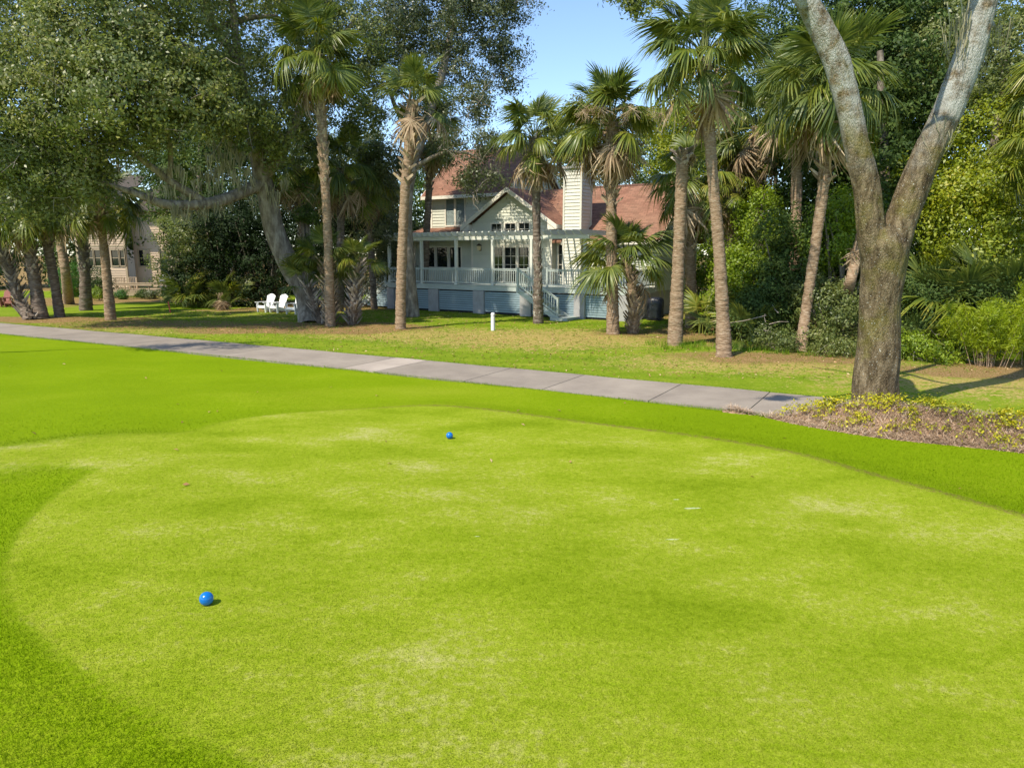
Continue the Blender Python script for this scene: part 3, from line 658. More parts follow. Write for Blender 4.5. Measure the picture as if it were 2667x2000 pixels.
def wall_panel(parent, fn, poly, openings=(), thick=.12, mat='siding', name='wall'):
    """backing wall with real openings (poly is the outline in (s,z))"""
    mb = MB()
    if not openings:
        mb.prism([fn(s, z, -.001) for s, z in poly], fn(0, 0, -thick) - fn(0, 0, 0))
    else:                                   # rectangle outline split round the openings
        s0 = min(p[0] for p in poly); s1 = max(p[0] for p in poly); z0 = min(p[1] for p in poly); z1 = max(p[1] for p in poly)
        ss = sorted({s0, s1, *[o[0] for o in openings], *[o[1] for o in openings]}); zz = sorted({z0, z1, *[o[2] for o in openings], *[o[3] for o in openings]})
        for i in range(len(ss) - 1):
            for j in range(len(zz) - 1):
                cs, cz = (ss[i] + ss[i + 1]) / 2, (zz[j] + zz[j + 1]) / 2
                if any(o[0] < cs < o[1] and o[2] < cz < o[3] for o in openings): continue
                a, b, c, d = ss[i], ss[i + 1], zz[j], zz[j + 1]
                mb.hexa([fn(a, c, -.001), fn(b, c, -.001), fn(b, c, -thick), fn(a, c, -thick), fn(a, d, -.001), fn(b, d, -.001), fn(b, d, -thick), fn(a, d, -thick)], .5)
    return mb.obj(name, M[mat], parent)

HA = radians(33); HO = gr(1400, 825); HO[2] = 0
house = empty('timber_house', HO, 'sage clapboard house with red shingle roofs and pale chimney behind the palms', 'house', rz=-HA)
FZ = 1.6                                     # deck floor and ground floor level
X_, Y_ = Vector((1, 0, 0)), Vector((0, 1, 0))
# foundation and gable wing -------------------------------------------------
mb = MB(); mb.box(-11.35, 5.2, 3.5, 10.0, 0, FZ - .02); mb.obj('foundation', M['pier'], house)
gw = frame_fn((0, 3.0, 0), X_, -Y_)
GC, GH, GA, GE = -3.71, 2.78, 7.02, 4.86      # gable centre, half width, apex, eave height
slope = (GA - GE) / 3.32
doors = [(-4.93, -4.24), (-4.09, -3.30), (-3.12, -2.41)]; trans = [(-5.04, -4.34), (-4.05, -3.35), (-3.08, -2.38)]
wz = GA - .12
opens = [(a, b, FZ + .08, 3.69) for a, b in doors] + [(a, b, 4.42, 5.08) for a, b in trans]
w = wall_panel(house, gw, [(GC - GH, FZ - .4), (GC + GH, 5.17)], opens, .12)
tri = [(GC - GH * .93, 5.172), (GC, wz - .02), (GC + GH * .93, 5.172)]
g2 = wall_panel(house, gw, tri, (), .12, name='gable')
def glim(z):
    if z < GE + .2: return (GC - GH, GC + GH)
    h = max(.03, (wz - z) / ((wz - GE - .2) / GH)); return (GC - h, GC + h)
siding(w, gw, glim, FZ - .25, wz - .05, [(-5.02, -2.32, FZ - .25, 3.78), (-5.13, -2.29, 4.3, 5.17)], 'siding')
for a, b in doors:
    d = window(house, gw, a, b, FZ + .10, 3.69, 'trim', 2, 4, .07, name='french_door', sill=False)
mb = MB(); mb.hexa([gw(-5.0, 3.76, .055), gw(-2.34, 3.76, .055), gw(-2.34, 3.76, 0), gw(-5., 3.76, 0), gw(-5.0, 3.86, .055), gw(-2.34, 3.86, .055), gw(-2.34, 3.86, 0), gw(-5., 3.86, 0)]); mb.obj('door_head_trim', M['trim'], house)
for a, b in trans: window(house, gw, a, b, 4.42, 5.08, 'trim', 2, 2, .085, name='transom_window')
for s in (GC - GH, GC + GH): mb = MB(); mb.hexa([gw(s - .07, FZ - .3, .04), gw(s + .07, FZ - .3, .04), gw(s + .07, FZ - .3, -.06), gw(s - .07, FZ - .3, -.06), gw(s - .07, GE, .04), gw(s + .07, GE, .04), gw(s + .07, GE, -.06), gw(s - .07, GE, -.06)]); mb.obj('corner_board', M['trim'], house)
# side walls of the gable wing
for s, nn in ((GC + GH, X_), (GC - GH, -X_)):
    fn = frame_fn((s, 3.0, 0), Y_, nn); wv = wall_panel(house, fn, [(0.13, FZ - .4), (.6 if s > GC else .4, FZ - .4), (.6 if s > GC else .4, GE), (0.13, GE)], (), .12)
    siding(wv, fn, lambda z: (.09, .6), FZ - .25, GE - .05, [], 'siding')
# gable wing roof: two slopes running back into the main roofs
ov = .42
def gz(u): return GA + .12 - slope * abs(u - GC)
for sg in (-1, 1):
    u_e = GC + sg * 3.36
    roof_slab('roof', [(GC, 3 - ov, gz(GC)), (u_e, 3 - ov, gz(u_e)), (u_e, 6.9, gz(u_e)), (GC, 6.9, gz(GC))][::sg], .10, house)
    mb = MB(); mb.prism([(GC, 3 - ov - .04, gz(GC) - .005), (u_e, 3 - ov - .04, gz(u_e) - .005), (u_e, 3 - ov - .04, gz(u_e) - .27), (GC, 3 - ov - .04, gz(GC) - .27)], (0, .037, 0)); mb.obj('rake_board', M['trim'], house)
    mb = MB(); mb.box(min(u_e, u_e + sg * .035), max(u_e, u_e + sg * .035), 3 - ov, 6.5, gz(u_e) - .24, gz(u_e) - .01); mb.obj('fascia', M['trim'], house)
    mb = MB(); mb.prism([(u_e - sg * .02, 3 - ov + .01, gz(u_e) - .26), (u_e - sg * .6, 3 - ov + .01, gz(u_e) - .26), (u_e - sg * .6, 3 - ov + .01, gz(u_e - sg * .6) - .28)], (0, .36, 0)); mb.obj('eave_return', M['trim'], house)
# left wing -------------------------------------------------------------------
lw = frame_fn((0, 3.35, 0), X_, -Y_)
LW0, LW1, LZ = -11.4, GC - GH - .07, 4.42
wins = [(-10.6, -9.75), (-9.56, -8.7), (-8.5, -7.62)]
lop = [(a, b, 2.5, 3.72) for a, b in wins]
w = wall_panel(house, lw, [(LW0, FZ - .4), (LW1, LZ)], lop)
siding(w, lw, lambda z: (LW0, LW1), FZ - .25, LZ, [(-10.68, -7.54, 2.42, 3.80)], 'siding')
for a, b in wins: window(house, lw, a, b, 2.5, 3.72, 'trim', 1, 1, .085)
fn = frame_fn((LW0, 3.35, 0), Y_, -X_); wv = wall_panel(house, fn, [(0.13, FZ - .4), (4.2, FZ - .4), (4.2, LZ), (0.13, LZ)]); siding(wv, fn, lambda z: (.09, 4.2), FZ - .25, LZ, [], 'siding')
mb = MB(); mb.box(LW0 - .06, LW0 + .08, 3.29, 3.42, FZ - .3, LZ); mb.obj('corner_board', M['trim'], house)
roof_slab('porch_roof', [(LW0 - .4, 2.95, LZ + .12), (LW1 + .1, 2.95, LZ + .12), (LW1 + .1, 4.6, LZ + .62), (LW0 - .4, 4.6, LZ + .62)], .08, house)
mb = MB(); mb.box(LW0 - .4, LW1 + .05, 2.91, 2.945, LZ - .1, LZ + .1); mb.obj('fascia', M['trim'], house)
# two-storey block ------------------------------------------------------------
uw = frame_fn((0, 4.5, 0), X_, -Y_); B0, B1, BZ = -10.88, -5.0, 6.95
uo = [(-9.66, -8.98, 5.14, 6.78), (-8.84, -8.16, 5.14, 6.78)]
w = wall_panel(house, uw, [(B0, FZ), (B1, BZ)], uo)
siding(w, uw, lambda z: (B0, B1), 4.72, BZ, [(-9.75, -8.07, 5.0, 6.87)], 'siding')
for o_ in uo: window(house, uw, *o_, 'trim', 1, 1, .085, blinds=True)
mb = MB(); mb.box(B0 - .05, B0 + .09, 4.44, 4.58, 4.7, BZ); mb.obj('corner_board', M['trim'], house)
DEP, RW = 6.4, 7.7; RZ = BZ + 3.3
fl = frame_fn((B0, 4.5, 0), Y_, -X_); wv = wall_panel(house, fl, [(.13, FZ), (DEP, FZ), (DEP, BZ), (DEP / 2, RZ - .1), (.13, BZ)])
siding(wv, fl, lambda z: (.1, DEP) if z < BZ else ((z - BZ) * .99 + .02, DEP - (z - BZ) * .99 - .02), 4.6, RZ - .2, [], 'siding', .25)
fr = frame_fn((B1, 4.5, 0), Y_, X_); wv = wall_panel(house, fr, [(.13, FZ), (DEP, FZ), (DEP, BZ), (DEP / 2, RZ - .1), (.13, BZ)])
siding(wv, fr, lambda z: (.1, DEP) if z < BZ else ((z - BZ) * .99 + .02, DEP - (z - BZ) * .99 - .02), 5.0, RZ - .2, [], 'siding')
sl = 1.0; eo = .5
zr = BZ + .12 + (DEP / 2) * sl
ze = BZ + .12 - eo * sl * .62
roof_slab('roof', [(B0 - .45, 4.5 - eo, BZ + .05), (B1 + .4, 4.5 - eo, BZ + .05), (B1 + .4, 4.5 + DEP / 2, zr), (B0 - .45, 4.5 + DEP / 2, zr)], .10, house)
roof_slab('roof', [(B1 + .4, 4.5 + DEP + eo, BZ + .05), (B0 - .45, 4.5 + DEP + eo, BZ + .05), (B0 - .45, 4.5 + DEP / 2, zr), (B1 + .4, 4.5 + DEP / 2, zr)], .10, house)
mb = MB(); mb.box(B0 - .45, B1 + .4, 4.5 - eo - .04, 4.5 - eo - .003, BZ - .17, BZ + .03); mb.obj('fascia', M['trim'], house)
mb = MB(); mb.box(B0 - .43, B1 + .38, 4.5 - eo, 4.5, BZ - .15, BZ - .12); mb.obj('soffit', M['trim'], house)
for uu in (B0 - .45 - .037, B1 + .4 + .002):
    for sg in (1, -1):
        yc = 4.5 + DEP / 2; ye = yc - sg * (DEP / 2 + eo)
        mb = MB(); mb.prism([(uu, ye, BZ + .04), (uu, yc, zr - .01), (uu, yc, zr - .26), (uu, ye, BZ - .2)], (.035, 0, 0)); mb.obj('rake_board', M['trim'], house)
# right wing -----------------------------------------------------------------
rw = frame_fn((0, 3.55, 0), X_, -Y_); R0, R1, RZE, RDEP = GC + GH + .07, 5.2, 4.02, 6.5
nwin = (-.72, -.34, 2.15, 3.85)
w = wall_panel(house, rw, [(R0, FZ - .4), (R1, RZE + .2)], [nwin])
siding(w, rw, lambda z: (R0, R1), FZ - .25, RZE + .2, [(-.81, -.25, 2.05, 3.94), (-.05, 1.08, 0, 9)], 'siding')
window(house, rw, *nwin, 'trim', 1, 3, .085)
window_r = window(house, rw, 2.2, 3.6, 2.3, 3.6, 'trim', 2, 1, .085)
RR = 3.55 + RDEP / 2; rzz = 7.28; rs = (rzz - (RZE + .02)) / (RR - 3.0)
roof_slab('roof', [(GC, 3.0, RZE + .02), (R1 + .42, 3.0, RZE + .02), (R1 + .42, RR, rzz), (GC, RR, rzz)], .10, house)
roof_slab('roof', [(R1 + .42, 2 * RR - 3.0, RZE + .02), (GC, 2 * RR - 3.0, RZE + .02), (GC, RR, rzz), (R1 + .42, RR, rzz)], .10, house)
mb = MB(); mb.box(GC + 3.45, R1 + .42, 2.96, 2.997, RZE - .2, RZE); mb.obj('fascia', M['trim'], house)
mb = MB(); mb.prism([(GC + 1.5, RR - .12, rzz - .07), (GC + 1.5, RR, rzz + .04), (GC + 1.5, RR + .12, rzz - .07)], (R1 + .42 - GC - 1.5, 0, 0)); mb.obj('ridge_cap', M['shingle'], house)
fr2 = frame_fn((R1, 3.55, 0), Y_, X_); h2 = RDEP / 2
wv = wall_panel(house, fr2, [(0.13, FZ - .4), (RDEP, FZ - .4), (RDEP, RZE + .2), (h2, rzz - .25), (0.13, RZE + .2)])
siding(wv, fr2, lambda z: (.1, RDEP) if z < RZE + .3 else ((z - RZE - .3) / rs + .02, RDEP - (z - RZE - .3) / rs - .02), FZ - .25, rzz - .4, [], 'siding', .21)
for sg in (1, -1):
    ye = RR - sg * (h2 + .55)
    mb = MB(); mb.prism([(R1 + .423, ye, RZE - .01), (R1 + .423, RR, rzz - .02), (R1 + .423, RR, rzz - .28), (R1 + .423, ye, RZE - .26)], (.035, 0, 0)); mb.obj('rake_board', M['tantrim'], house)
# chimney --------------------------------------------------------------------
c0, c1, cy0, cy1, cz1 = -.04, 1.06, 2.82, 4.05, 7.95
mb = MB(); mb.box(c0 + .03, c1 - .03, cy0 + .03, cy1 - .03, .0, cz1 - .02); chim = mb.obj('chimney', M['chimney'], house)
for fn, wd in ((frame_fn((c0, cy0, 0), X_, -Y_), c1 - c0), (frame_fn((c1, cy0, 0), Y_, X_), cy1 - cy0), (frame_fn((c0, cy0, 0), Y_, -X_), cy1 - cy0)):
    siding(chim, lambda s, z, d, fn=fn: fn(s, z, d - .030), lambda z, wd=wd: (.07, wd - .07), FZ - .3, cz1 - .12, [], 'chimney', .185)
for a, b in ((c0, cy0), (c1, cy0), (c1, cy1), (c0, cy1)):
    mb = MB(); mb.box(a - .07 if a > .5 else a - .035, a + .035 if a > .5 else a + .07, b - .035 if b < 3 else b - .07, b + .07 if b < 3 else b + .035, FZ - .4, cz1 - .02); mb.obj('corner_board', M['chimney'], chim)
mb = MB(); mb.box(c0 - .1, c1 + .1, cy0 - .1, cy1 + .1, cz1 - .015, cz1 + .1); mb.box(c0 + .3, c1 - .3, cy0 + .35, cy1 - .35, cz1 + .1, cz1 + .38); mb.obj('chimney_cap', M['pier'], chim)
# wall lamp --------------------------------------------------------------------
mb = MB(); lx = -5.86; mb.box(lx - .07, lx + .07, 2.90, 2.97, 3.5, 3.72); mb.prism([(lx - .11, 2.72, 3.80), (lx + .11, 2.72, 3.80), (lx + .11, 2.93, 3.80), (lx - .11, 2.93, 3.80)], (0, 0, .035)); mb.add([(lx - .12, 2.71, 3.835), (lx + .12, 2.71, 3.835), (lx + .12, 2.94, 3.835), (lx - .12, 2.94, 3.835), (lx, 2.82, 3.95)], [(0, 1, 4), (1, 2, 4), (2, 3, 4), (3, 0, 4)])
lamp = mb.obj('wall_lamp', M['lamp'], house)
mb = MB(); mb.hexa([(lx - .07, 2.75, 3.53), (lx + .07, 2.75, 3.53), (lx + .07, 2.89, 3.53), (lx - .07, 2.89, 3.53), (lx - .1, 2.73, 3.795), (lx + .1, 2.73, 3.795), (lx + .1, 2.92, 3.795), (lx - .1, 2.92, 3.795)]); mb.obj('lamp_glass', M['lampglass'], lamp)

# ------------------------------------------------------------------ deck in front of the house
deck = empty('raised_deck', HO, 'grey green raised deck with slatted skirt and baluster rails before the clapboard house', 'deck', rz=-HA)
D0, D1 = -11.05, 5.3
k = 0; n = 21; bw = 2.95 / n
for k in range(n):
    mb = MB(); mb.box(D0, D1, k * bw + .006 - .04, (k + 1) * bw - .004 - .04, FZ - .035, FZ); mb.obj('deck_board', M['deckpaint'], deck)
mb = MB(); mb.box(D0, D1, .0, .045, FZ - .30, FZ - .04); mb.box(D1 - .045, D1, .05, 3.4, FZ - .30, FZ - .04); mb.box(D0, D0 + .045, .05, 3.4, FZ - .30, FZ - .04); mb.obj('rim_joist', M['deckpaint'], deck)
piers = [(-10.84, -10.3), (-7.56, -6.83), (-4.29, -3.54), (-1.13, -.42), (2.2, 2.83), (4.76, 5.26)]
for a, b in piers: mb = MB(); mb.box(a, b, -.02, .5, -.1, FZ - .32); mb.obj('pier', M['pier'], deck)
bays = [(-13.0, -10.86)] + [(piers[i][1] + .015, piers[i + 1][0] - .015) for i in range(5)]
for bi, (a, b) in enumerate(bays):
    mb = MB(); mb.box(a, b, .14, .17, .0, FZ - .34) if bi else mb.box(-11.0, b, .14, .17, 0, FZ - .34)
    sk = mb.obj('skirt', M['rubber'], deck)
    nz = 9
    for s in range(nz):
        z0 = .12 + s * (FZ - .48) / nz; zb = z0 + (FZ - .48) / nz - .022
        aa = a
        if bi == 0: aa = -11.0 - max(0, 1 - (z0 + .15) / 1.45) * 2.0
        m = MB(); m.box(aa, b, .07, .10, z0, zb); m.obj('slat', M['skirt'], sk)
mb = MB(); mb.box(5.05, 5.27, .5, 3.48, 0, FZ - .31); mb.obj('side_wall', M['pier'], deck)
mb = MB(); mb.box(5.272, 5.285, 2.6, 2.9, .85, 1.05); mb.obj('vent', M['rubber'], deck)
def railing(a, b, zb0, zb1, post_at=(), h=.92, sp=.135, skip_posts=False):
    a = Vector(a); b = Vector(b); Ln = (Vector((b.x, b.y)) - Vector((a.x, a.y))).length
    mb = MB(); up = Vector((0, 0, 1))
    A, B_ = Vector((a.x, a.y, zb0)), Vector((b.x, b.y, zb1))
    mb.beam(A + up * h, B_ + up * h, .09, .04); mb.beam(A + up * (h - .07), B_ + up * (h - .07), .035, .07); mb.beam(A + up * .11, B_ + up * .11, .035, .07)
    rl = mb.obj('railing', M['deckpaint'], deck)
    n = int(Ln / sp)
    d = (B_ - A) / n; me = None
    m0 = MB(); m0.box(-.017, .017, -.017, .017, .145 , h - .105); me = m0.mesh('baluster', M['deckpaint'])
    for k in range(1, n):
        p = A + d * k; o = ob('baluster', me, rl, p)
    return rl
def newel(x, y, z0, z1): m = MB(); m.box(x - .05, x + .05, y - .05, y + .05, z0, z1); m.box(x - .065, x + .065, y - .065, y + .065, z1, z1 + .035); return m.obj('newel_post', M['deckpaint'], deck)
posts = [-10.7, -8.13, -5.55, -3.0, -.48, 2.73]
rx = [-10.95, -10.7, -8.13, -5.55, -3.0, -.55]
for a, b in zip(rx[1:-1], rx[2:]): railing((a + .06, .04, 0), (b - .06, .04, 0), FZ, FZ)
railing((.62, .04, 0), (2.67, .04, 0), FZ, FZ); railing((2.79, .04, 0), (5.18, .04, 0), FZ, FZ); railing((5.23, .1, 0), (5.23, 3.4, 0), FZ, FZ)
railing((-11.0, 1.4, 0), (-11.0, 3.2, 0), FZ, FZ)
for x in (-11.0, -.6, .56, 5.23): newel(x, .04, FZ - .2, FZ + .98)
newel(-11.0, 1.35, FZ - .2, FZ + .98)
def stair(x0, sg, y0, y1, run, label=None):
    """flight falling along the deck front; sg = direction in x"""
    nst = 8; tr = run / nst; rise = FZ / (nst + 0)
    st = MB()
    for y in (y0 + .02, y1 - .05):
        P = [(x0, y, FZ - .02), (x0 + sg * run, y, .12), (x0 + sg * run, y, -.05), (x0 + sg * (run - .25), y, -.05), (x0, y, FZ - .32)]
        st.prism(P if sg > 0 else P[::-1], (0, .035, 0))
    s = st.obj('stair', M['deckpaint'], deck)
    for k in range(1, nst):
        m = MB(); xa = x0 + sg * (k - 1) * tr; xb = x0 + sg * (k * tr + .03); m.box(min(xa, xb), max(xa, xb), y0 - .02, y1 + .02, FZ - k * rise - .03, FZ - k * rise + .01); m.obj('tread', M['deckpaint'], s)
    return s
stair(-11.05, -1, .03, 1.35, 2.35); stair(-.45, 1, -1.25, -.06, 2.5)
railing((-11.05, .04, 0), (-13.3, .04, 0), FZ, .12); newel(-13.35, .04, 0, 1.02)
railing((-.42, -1.22, 0), (1.85, -1.22, 0), FZ, .22); newel(1.92, -1.22, 0, 1.12); newel(-.48, -1.22, FZ - .3, FZ + .98)
mb = MB(); mb.box(-.55, -.40, -1.28, -.0, FZ - .3, FZ + .0); mb.obj('landing_edge', M['deckpaint'], deck)
mb = MB(); mb.box(1.55, 2.55, -1.35, -.05, -.05, .13); mb.obj('bottom_step', M['deckpaint'], deck)

perg = empty('pergola', HO + np.array([0, 0, FZ]), 'weathered pergola of posts, beam and scalloped rafters standing on the raised deck', 'pergola', rz=-HA)
for x in posts: m = MB(); m.box(x - .075, x + .075, -.03 + .1, .12 + .1, .0, 2.5); m.box(x - .10, x + .10, .045, .245, .0, .14); m.obj('post', M['pergola'], perg)
m = MB(); m.box(-12.4, 2.95, .085, .13, 2.5, 2.697); m.box(-12.4, 2.95, .16, .205, 2.5, 2.697); m.obj('beam', M['pergola'], perg)
m = MB(); m.box(-12.4, -6.6, 2.86, 2.90, 2.5, 2.697); m.obj('ledger', M['pergola'], perg)
prof = [(2.82, 2.70), (2.82, 2.95), (-.44, 2.95), (-.48, 2.88), (-.40, 2.79), (-.26, 2.72), (-.14, 2.70)]
m = MB(); m.prism([(0, y, z) for y, z in prof], (.06, 0, 0)); rme = m.mesh('rafter', M['pergola'])
x = -12.35
while x < 2.95: ob('rafter', rme, perg, (x, 0, 0)); x += .43

# bench on the deck, grill, gravel strip
bench = empty('deck_bench', Vector(HO) + Matrix.Rotation(-HA, 3, 'Z') @ Vector((4.1, 1.2, FZ)), 'white slatted bench on the deck beside the right end rail', 'bench', rz=-HA)
for k in range(4): m = MB(); m.box(-.75, .75, -.05 + k * .11, .045 + k * .11, .42, .445); m.obj('seat_slat', M['white'], bench)
for k in range(3): m = MB(); m.box(-.75, .75, .40 + k * .02, .425 + k * .02, .55 + k * .14, .65 + k * .14); m.obj('back_slat', M['white'], bench)
for sx in (-.68, .62):
    m = MB(); m.box(sx, sx + .06, -.03, .03, 0, .62); m.obj('leg', M['white'], bench)
    m = MB(); m.box(sx, sx + .06, .38, .44, 0, .98); m.obj('leg', M['white'], bench)
    m = MB(); m.box(sx - .02, sx + .08, -.06, .44, .62, .655); m.obj('armrest', M['white'], bench)
def lumpy(name, prof, nseg, mat, parent, seed, sx=1, sy=1, am=.05):
    """lathe-like cloth shell with folds"""
    r = np.random.default_rng(seed); V = []; Fc = []
    for i, (z, rad) in enumerate(prof):
        for j in range(nseg):
            a = 2 * pi * j / nseg; f = 1 + am * (1 - i / len(prof)) * (sin(a * 5 + 1) * .7 + sin(a * 9 + i * .2)) + am * .3 * r.normal()
            c = (abs(cos(a)) ** 4 + abs(sin(a)) ** 4) ** -.25
            V.append((cos(a) * c * rad * sx * f, sin(a) * c * rad * sy * f, z + .012 * r.normal()))
    n = len(prof)
    for i in range(n - 1):
        for j in range(nseg): k = (j + 1) % nseg; Fc.append((i * nseg + j, i * nseg + k, (i + 1) * nseg + k, (i + 1) * nseg + j))
    Fc.append(tuple((n - 1) * nseg + j for j in range(nseg)))
    me = bpy.data.meshes.new(name); me.from_pydata(V, [], Fc); me.materials.append(M[mat]); me.polygons.foreach_set('use_smooth', np.ones(len(Fc), bool)); return ob(name, me, parent)
gp = gr(1706, 836)
grill = empty('covered_grill', gp, 'black vinyl covered barbecue grill on the lawn by the deck corner', 'grill', rz=-.5)
lumpy('cover', [(.16, .36), (.3, .37), (.6, .37), (.85, .38), (1.0, .37), (1.1, .33), (1.17, .24), (1.19, .1)], 36, 'cover', grill, 4, 1.05, .8)
for sx in (-1, 1):
    for sy in (-1, 1): m = MB(); m.tube([(sx * .25, sy * .2, 0), (sx * .25, sy * .2, .2)], .03, 8); m.obj('leg', M['rubber'], grill)
m = MB(); m.box(-.4, .4, -.28, .28, .08, .12); m.obj('shelf', M['rubber'], grill)

# ------------------------------------------------------------------ neighbouring tan house
TY = 60.0
def tz(y): return at(300, y, TY)[2]
tan = empty('tan_house', (at(270, 700, TY)[0], TY, 0), 'two storey tan clapboard house at the left behind palm trunks', 'house')
TX = tan.location.x
tf = frame_fn((-TX, 0, 0), X_, -Y_)
def tx(px, Y=TY): return at(px, 700, Y)[0]
tx0, tx1 = tx(206), tx(330)
zt = tz(532); z2 = tz(643); zf = .55
up = [(tx(231), tx(250), tz(605), tz(555)), (tx(281), tx(290), tz(605), tz(555)), (tx(301), tx(315), tz(605), tz(555))]
up[1] = (tx(274), tx(289), tz(605), tz(555))
lo = [(tx(232), tx(246), tz(692), tz(652)), (tx(250), tx(285), tz(692), tz(652)), (tx(294), tx(312), tz(692), tz(652)), (tx(316), tx(332) - .1, tz(692), tz(652))]
w = wall_panel(tan, tf, [(tx0, zf), (tx1, zt)], up + lo, mat='tan')
siding(w, tf, lambda z: (tx0, tx1), zf, zt, [(a - .1, b + .1, c - .1, d + .1) for a, b, c, d in up] + [(lo[0][0] - .1, tx1, lo[0][2] - .12, lo[0][3] + .12)], 'tan', .2)
for o_ in up: window(tan, tf, *o_, 'tantrim', 1, 2, .12, blinds=False)
for o_ in lo: window(tan, tf, *o_, 'tantrim', 1, 2, .09, munt=.05, muntin='tantrim')
m = MB(); m.hexa([tf(tx0, z2 - .02, .06), tf(tx1, z2 - .02, .06), tf(tx1, z2 - .02, .031), tf(tx0, z2 - .02, .031), tf(tx0, z2 + .12, .06), tf(tx1, z2 + .12, .06), tf(tx1, z2 + .12, .031), tf(tx0, z2 + .12, .031)]); m.obj('belt_trim', M['tantrim'], tan)
for s in (tx0, tx1): m = MB(); m.hexa([tf(s - .08, zf, .05), tf(s + .08, zf, .05), tf(s + .08, zf, -.1), tf(s - .08, zf, -.1), tf(s - .08, zt, .05), tf(s + .08, zt, .05), tf(s + .08, zt, -.1), tf(s - .08, zt, -.1)]); m.obj('corner_board', M['tantrim'], tan)
tr = frame_fn((-TX, 1.3, 0), X_, -Y_); tb0, tb1 = tx1 + .05, tx(520)
rwin = (tx(345), tx(371), tz(693), tz(652)); rdoor = (tx(400), tx(418), tz(718), tz(655))
w = wall_panel(tan, tr, [(tb0, zf), (tb1, zt - .4)], [rwin, rdoor], mat='tan')
siding(w, tr, lambda z: (tb0, tb1), zf, zt - .4, [(a - .1, b + .1, c - .1, d + .1) for a, b, c, d in (rwin, rdoor)], 'tan', .2)
window(tan, tr, *rwin, 'tantrim', 1, 2, .12, munt=.05, muntin='tantrim'); window(tan, tr, *rdoor, 'tantrim', 1, 1, .12, name='door', sill=False)
roof_slab('roof', [(tx0 - .6 - TX, -.7, zt - .02), (tx1 + .3 - TX, -.7, zt - .02), (tx1 + .3 - TX, 4.5, zt + 2.8), (tx0 - .6 - TX, 4.5, zt + 2.8)], .12, tan, 'darkroof')
roof_slab('roof', [(tx1 + .31 - TX, .6, zt - .42), (tb1 + .5 - TX, .6, zt - .42), (tb1 + .5 - TX, 5.2, zt + 2.0), (tx1 + .31 - TX, 5.2, zt + 2.0)], .12, tan, 'darkroof')
m = MB(); m.box(tx0 - .6 - TX, tx1 + .3 - TX, -.74, -.703, zt - .3, zt - .03); m.obj('fascia', M['tantrim'], tan)
for sx_ in (tx0, tb1): m = MB(); m.box(sx_ - TX - .06, sx_ - TX + .06, .15 if sx_ == tx0 else 1.45, 9, zf, zt - .5); m.obj('side_wall', M['tan'], tan)
m = MB(); m.box(tx0 - TX, tb1 - TX, 1.5, 9, -.1, zf - .01); m.obj('foundation', M['pier'], tan)
# its low deck with a bench rail
td = empty('low_timber_deck', (at(400, 760, 57.2)[0], 57.2, 0), 'low tan timber deck with bench rail before the tan house', 'deck')
dx0, dx1 = at(285, 760, 57.2)[0] - td.location.x, at(520, 760, 57.2)[0] - td.location.x
for k in range(14): m = MB(); m.box(dx0, dx1, .02 + k * .19, .20 + k * .19, .47, .50); m.obj('deck_board', M['tandeck'], td)
for k in range(3): m = MB(); m.box(dx0, dx1, -.03, .0, .02 + k * .15, .155 + k * .15); m.obj('fascia_board', M['tandeck'], td)
m = MB(); m.box(dx0 + .3, dx1, -.12, .32, 1.0, 1.06); m.obj('bench_top', M['tandeck'], td)
m = MB(); m.box(dx0 + .3, dx1, -.10, -.06, .82, .99); m.obj('bench_apron', M['tandeck'], td)
x = dx0 + .6
while x < dx1: m = MB(); m.box(x, x + .1, .0, .1, .5, .82); m.obj('bench_leg', M['tandeck'], td); x += 1.25
for gx0, gx1 in ((dx0 - .1, dx0 + .75), (dx0 + 1.05, dx0 + 1.75)):
    m = MB(); m.box(gx0, gx1, 1.0, 1.09, 1.42, 1.47); m.box(gx0, gx0 + .09, 1.0, 1.09, .5, 1.42); m.box(gx1 - .09, gx1, 1.0, 1.09, .5, 1.42); rl = m.obj('railing', M['tandeck'], td)
    x = gx0 + .14
    while x < gx1 - .12: b = MB(); b.box(x, x + .045, 1.02, 1.065, .52, 1.41); b.obj('baluster', M['tandeck'], rl); x += .14
for k in range(3): m = MB(); m.box(dx0 + 3.0 - k * .15 + .4, dx0 + 4.1, 2.2 + k * .25, 2.7, .5 + k * .16, .66 + k * .16 - .004); m.obj('step', M['stone'], td)
gp = at(442, 735, 58.6); gg = empty('covered_grill', (gp[0], 58.6, .502), 'grey vinyl covered grill standing on the low tan deck', 'grill', rz=.3)
lumpy('cover', [(.1, .62), (.4, .64), (.8, .64), (1.0, .6), (1.12, .48), (1.2, .3), (1.22, .1)], 36, 'cover_g', gg, 8, 1.15, .6)
for sx in (-1, 1):
    for sy in (-1, 1): m = MB(); m.tube([(sx * .5, sy * .25, 0), (sx * .5, sy * .25, .15)], .035, 8); m.obj('caster', M['rubber'], gg)
mb_ = bpy.data.objects.new('mulch_bed', MB().mesh('mulch_bed', None)); bpy.data.objects.remove(mb_)

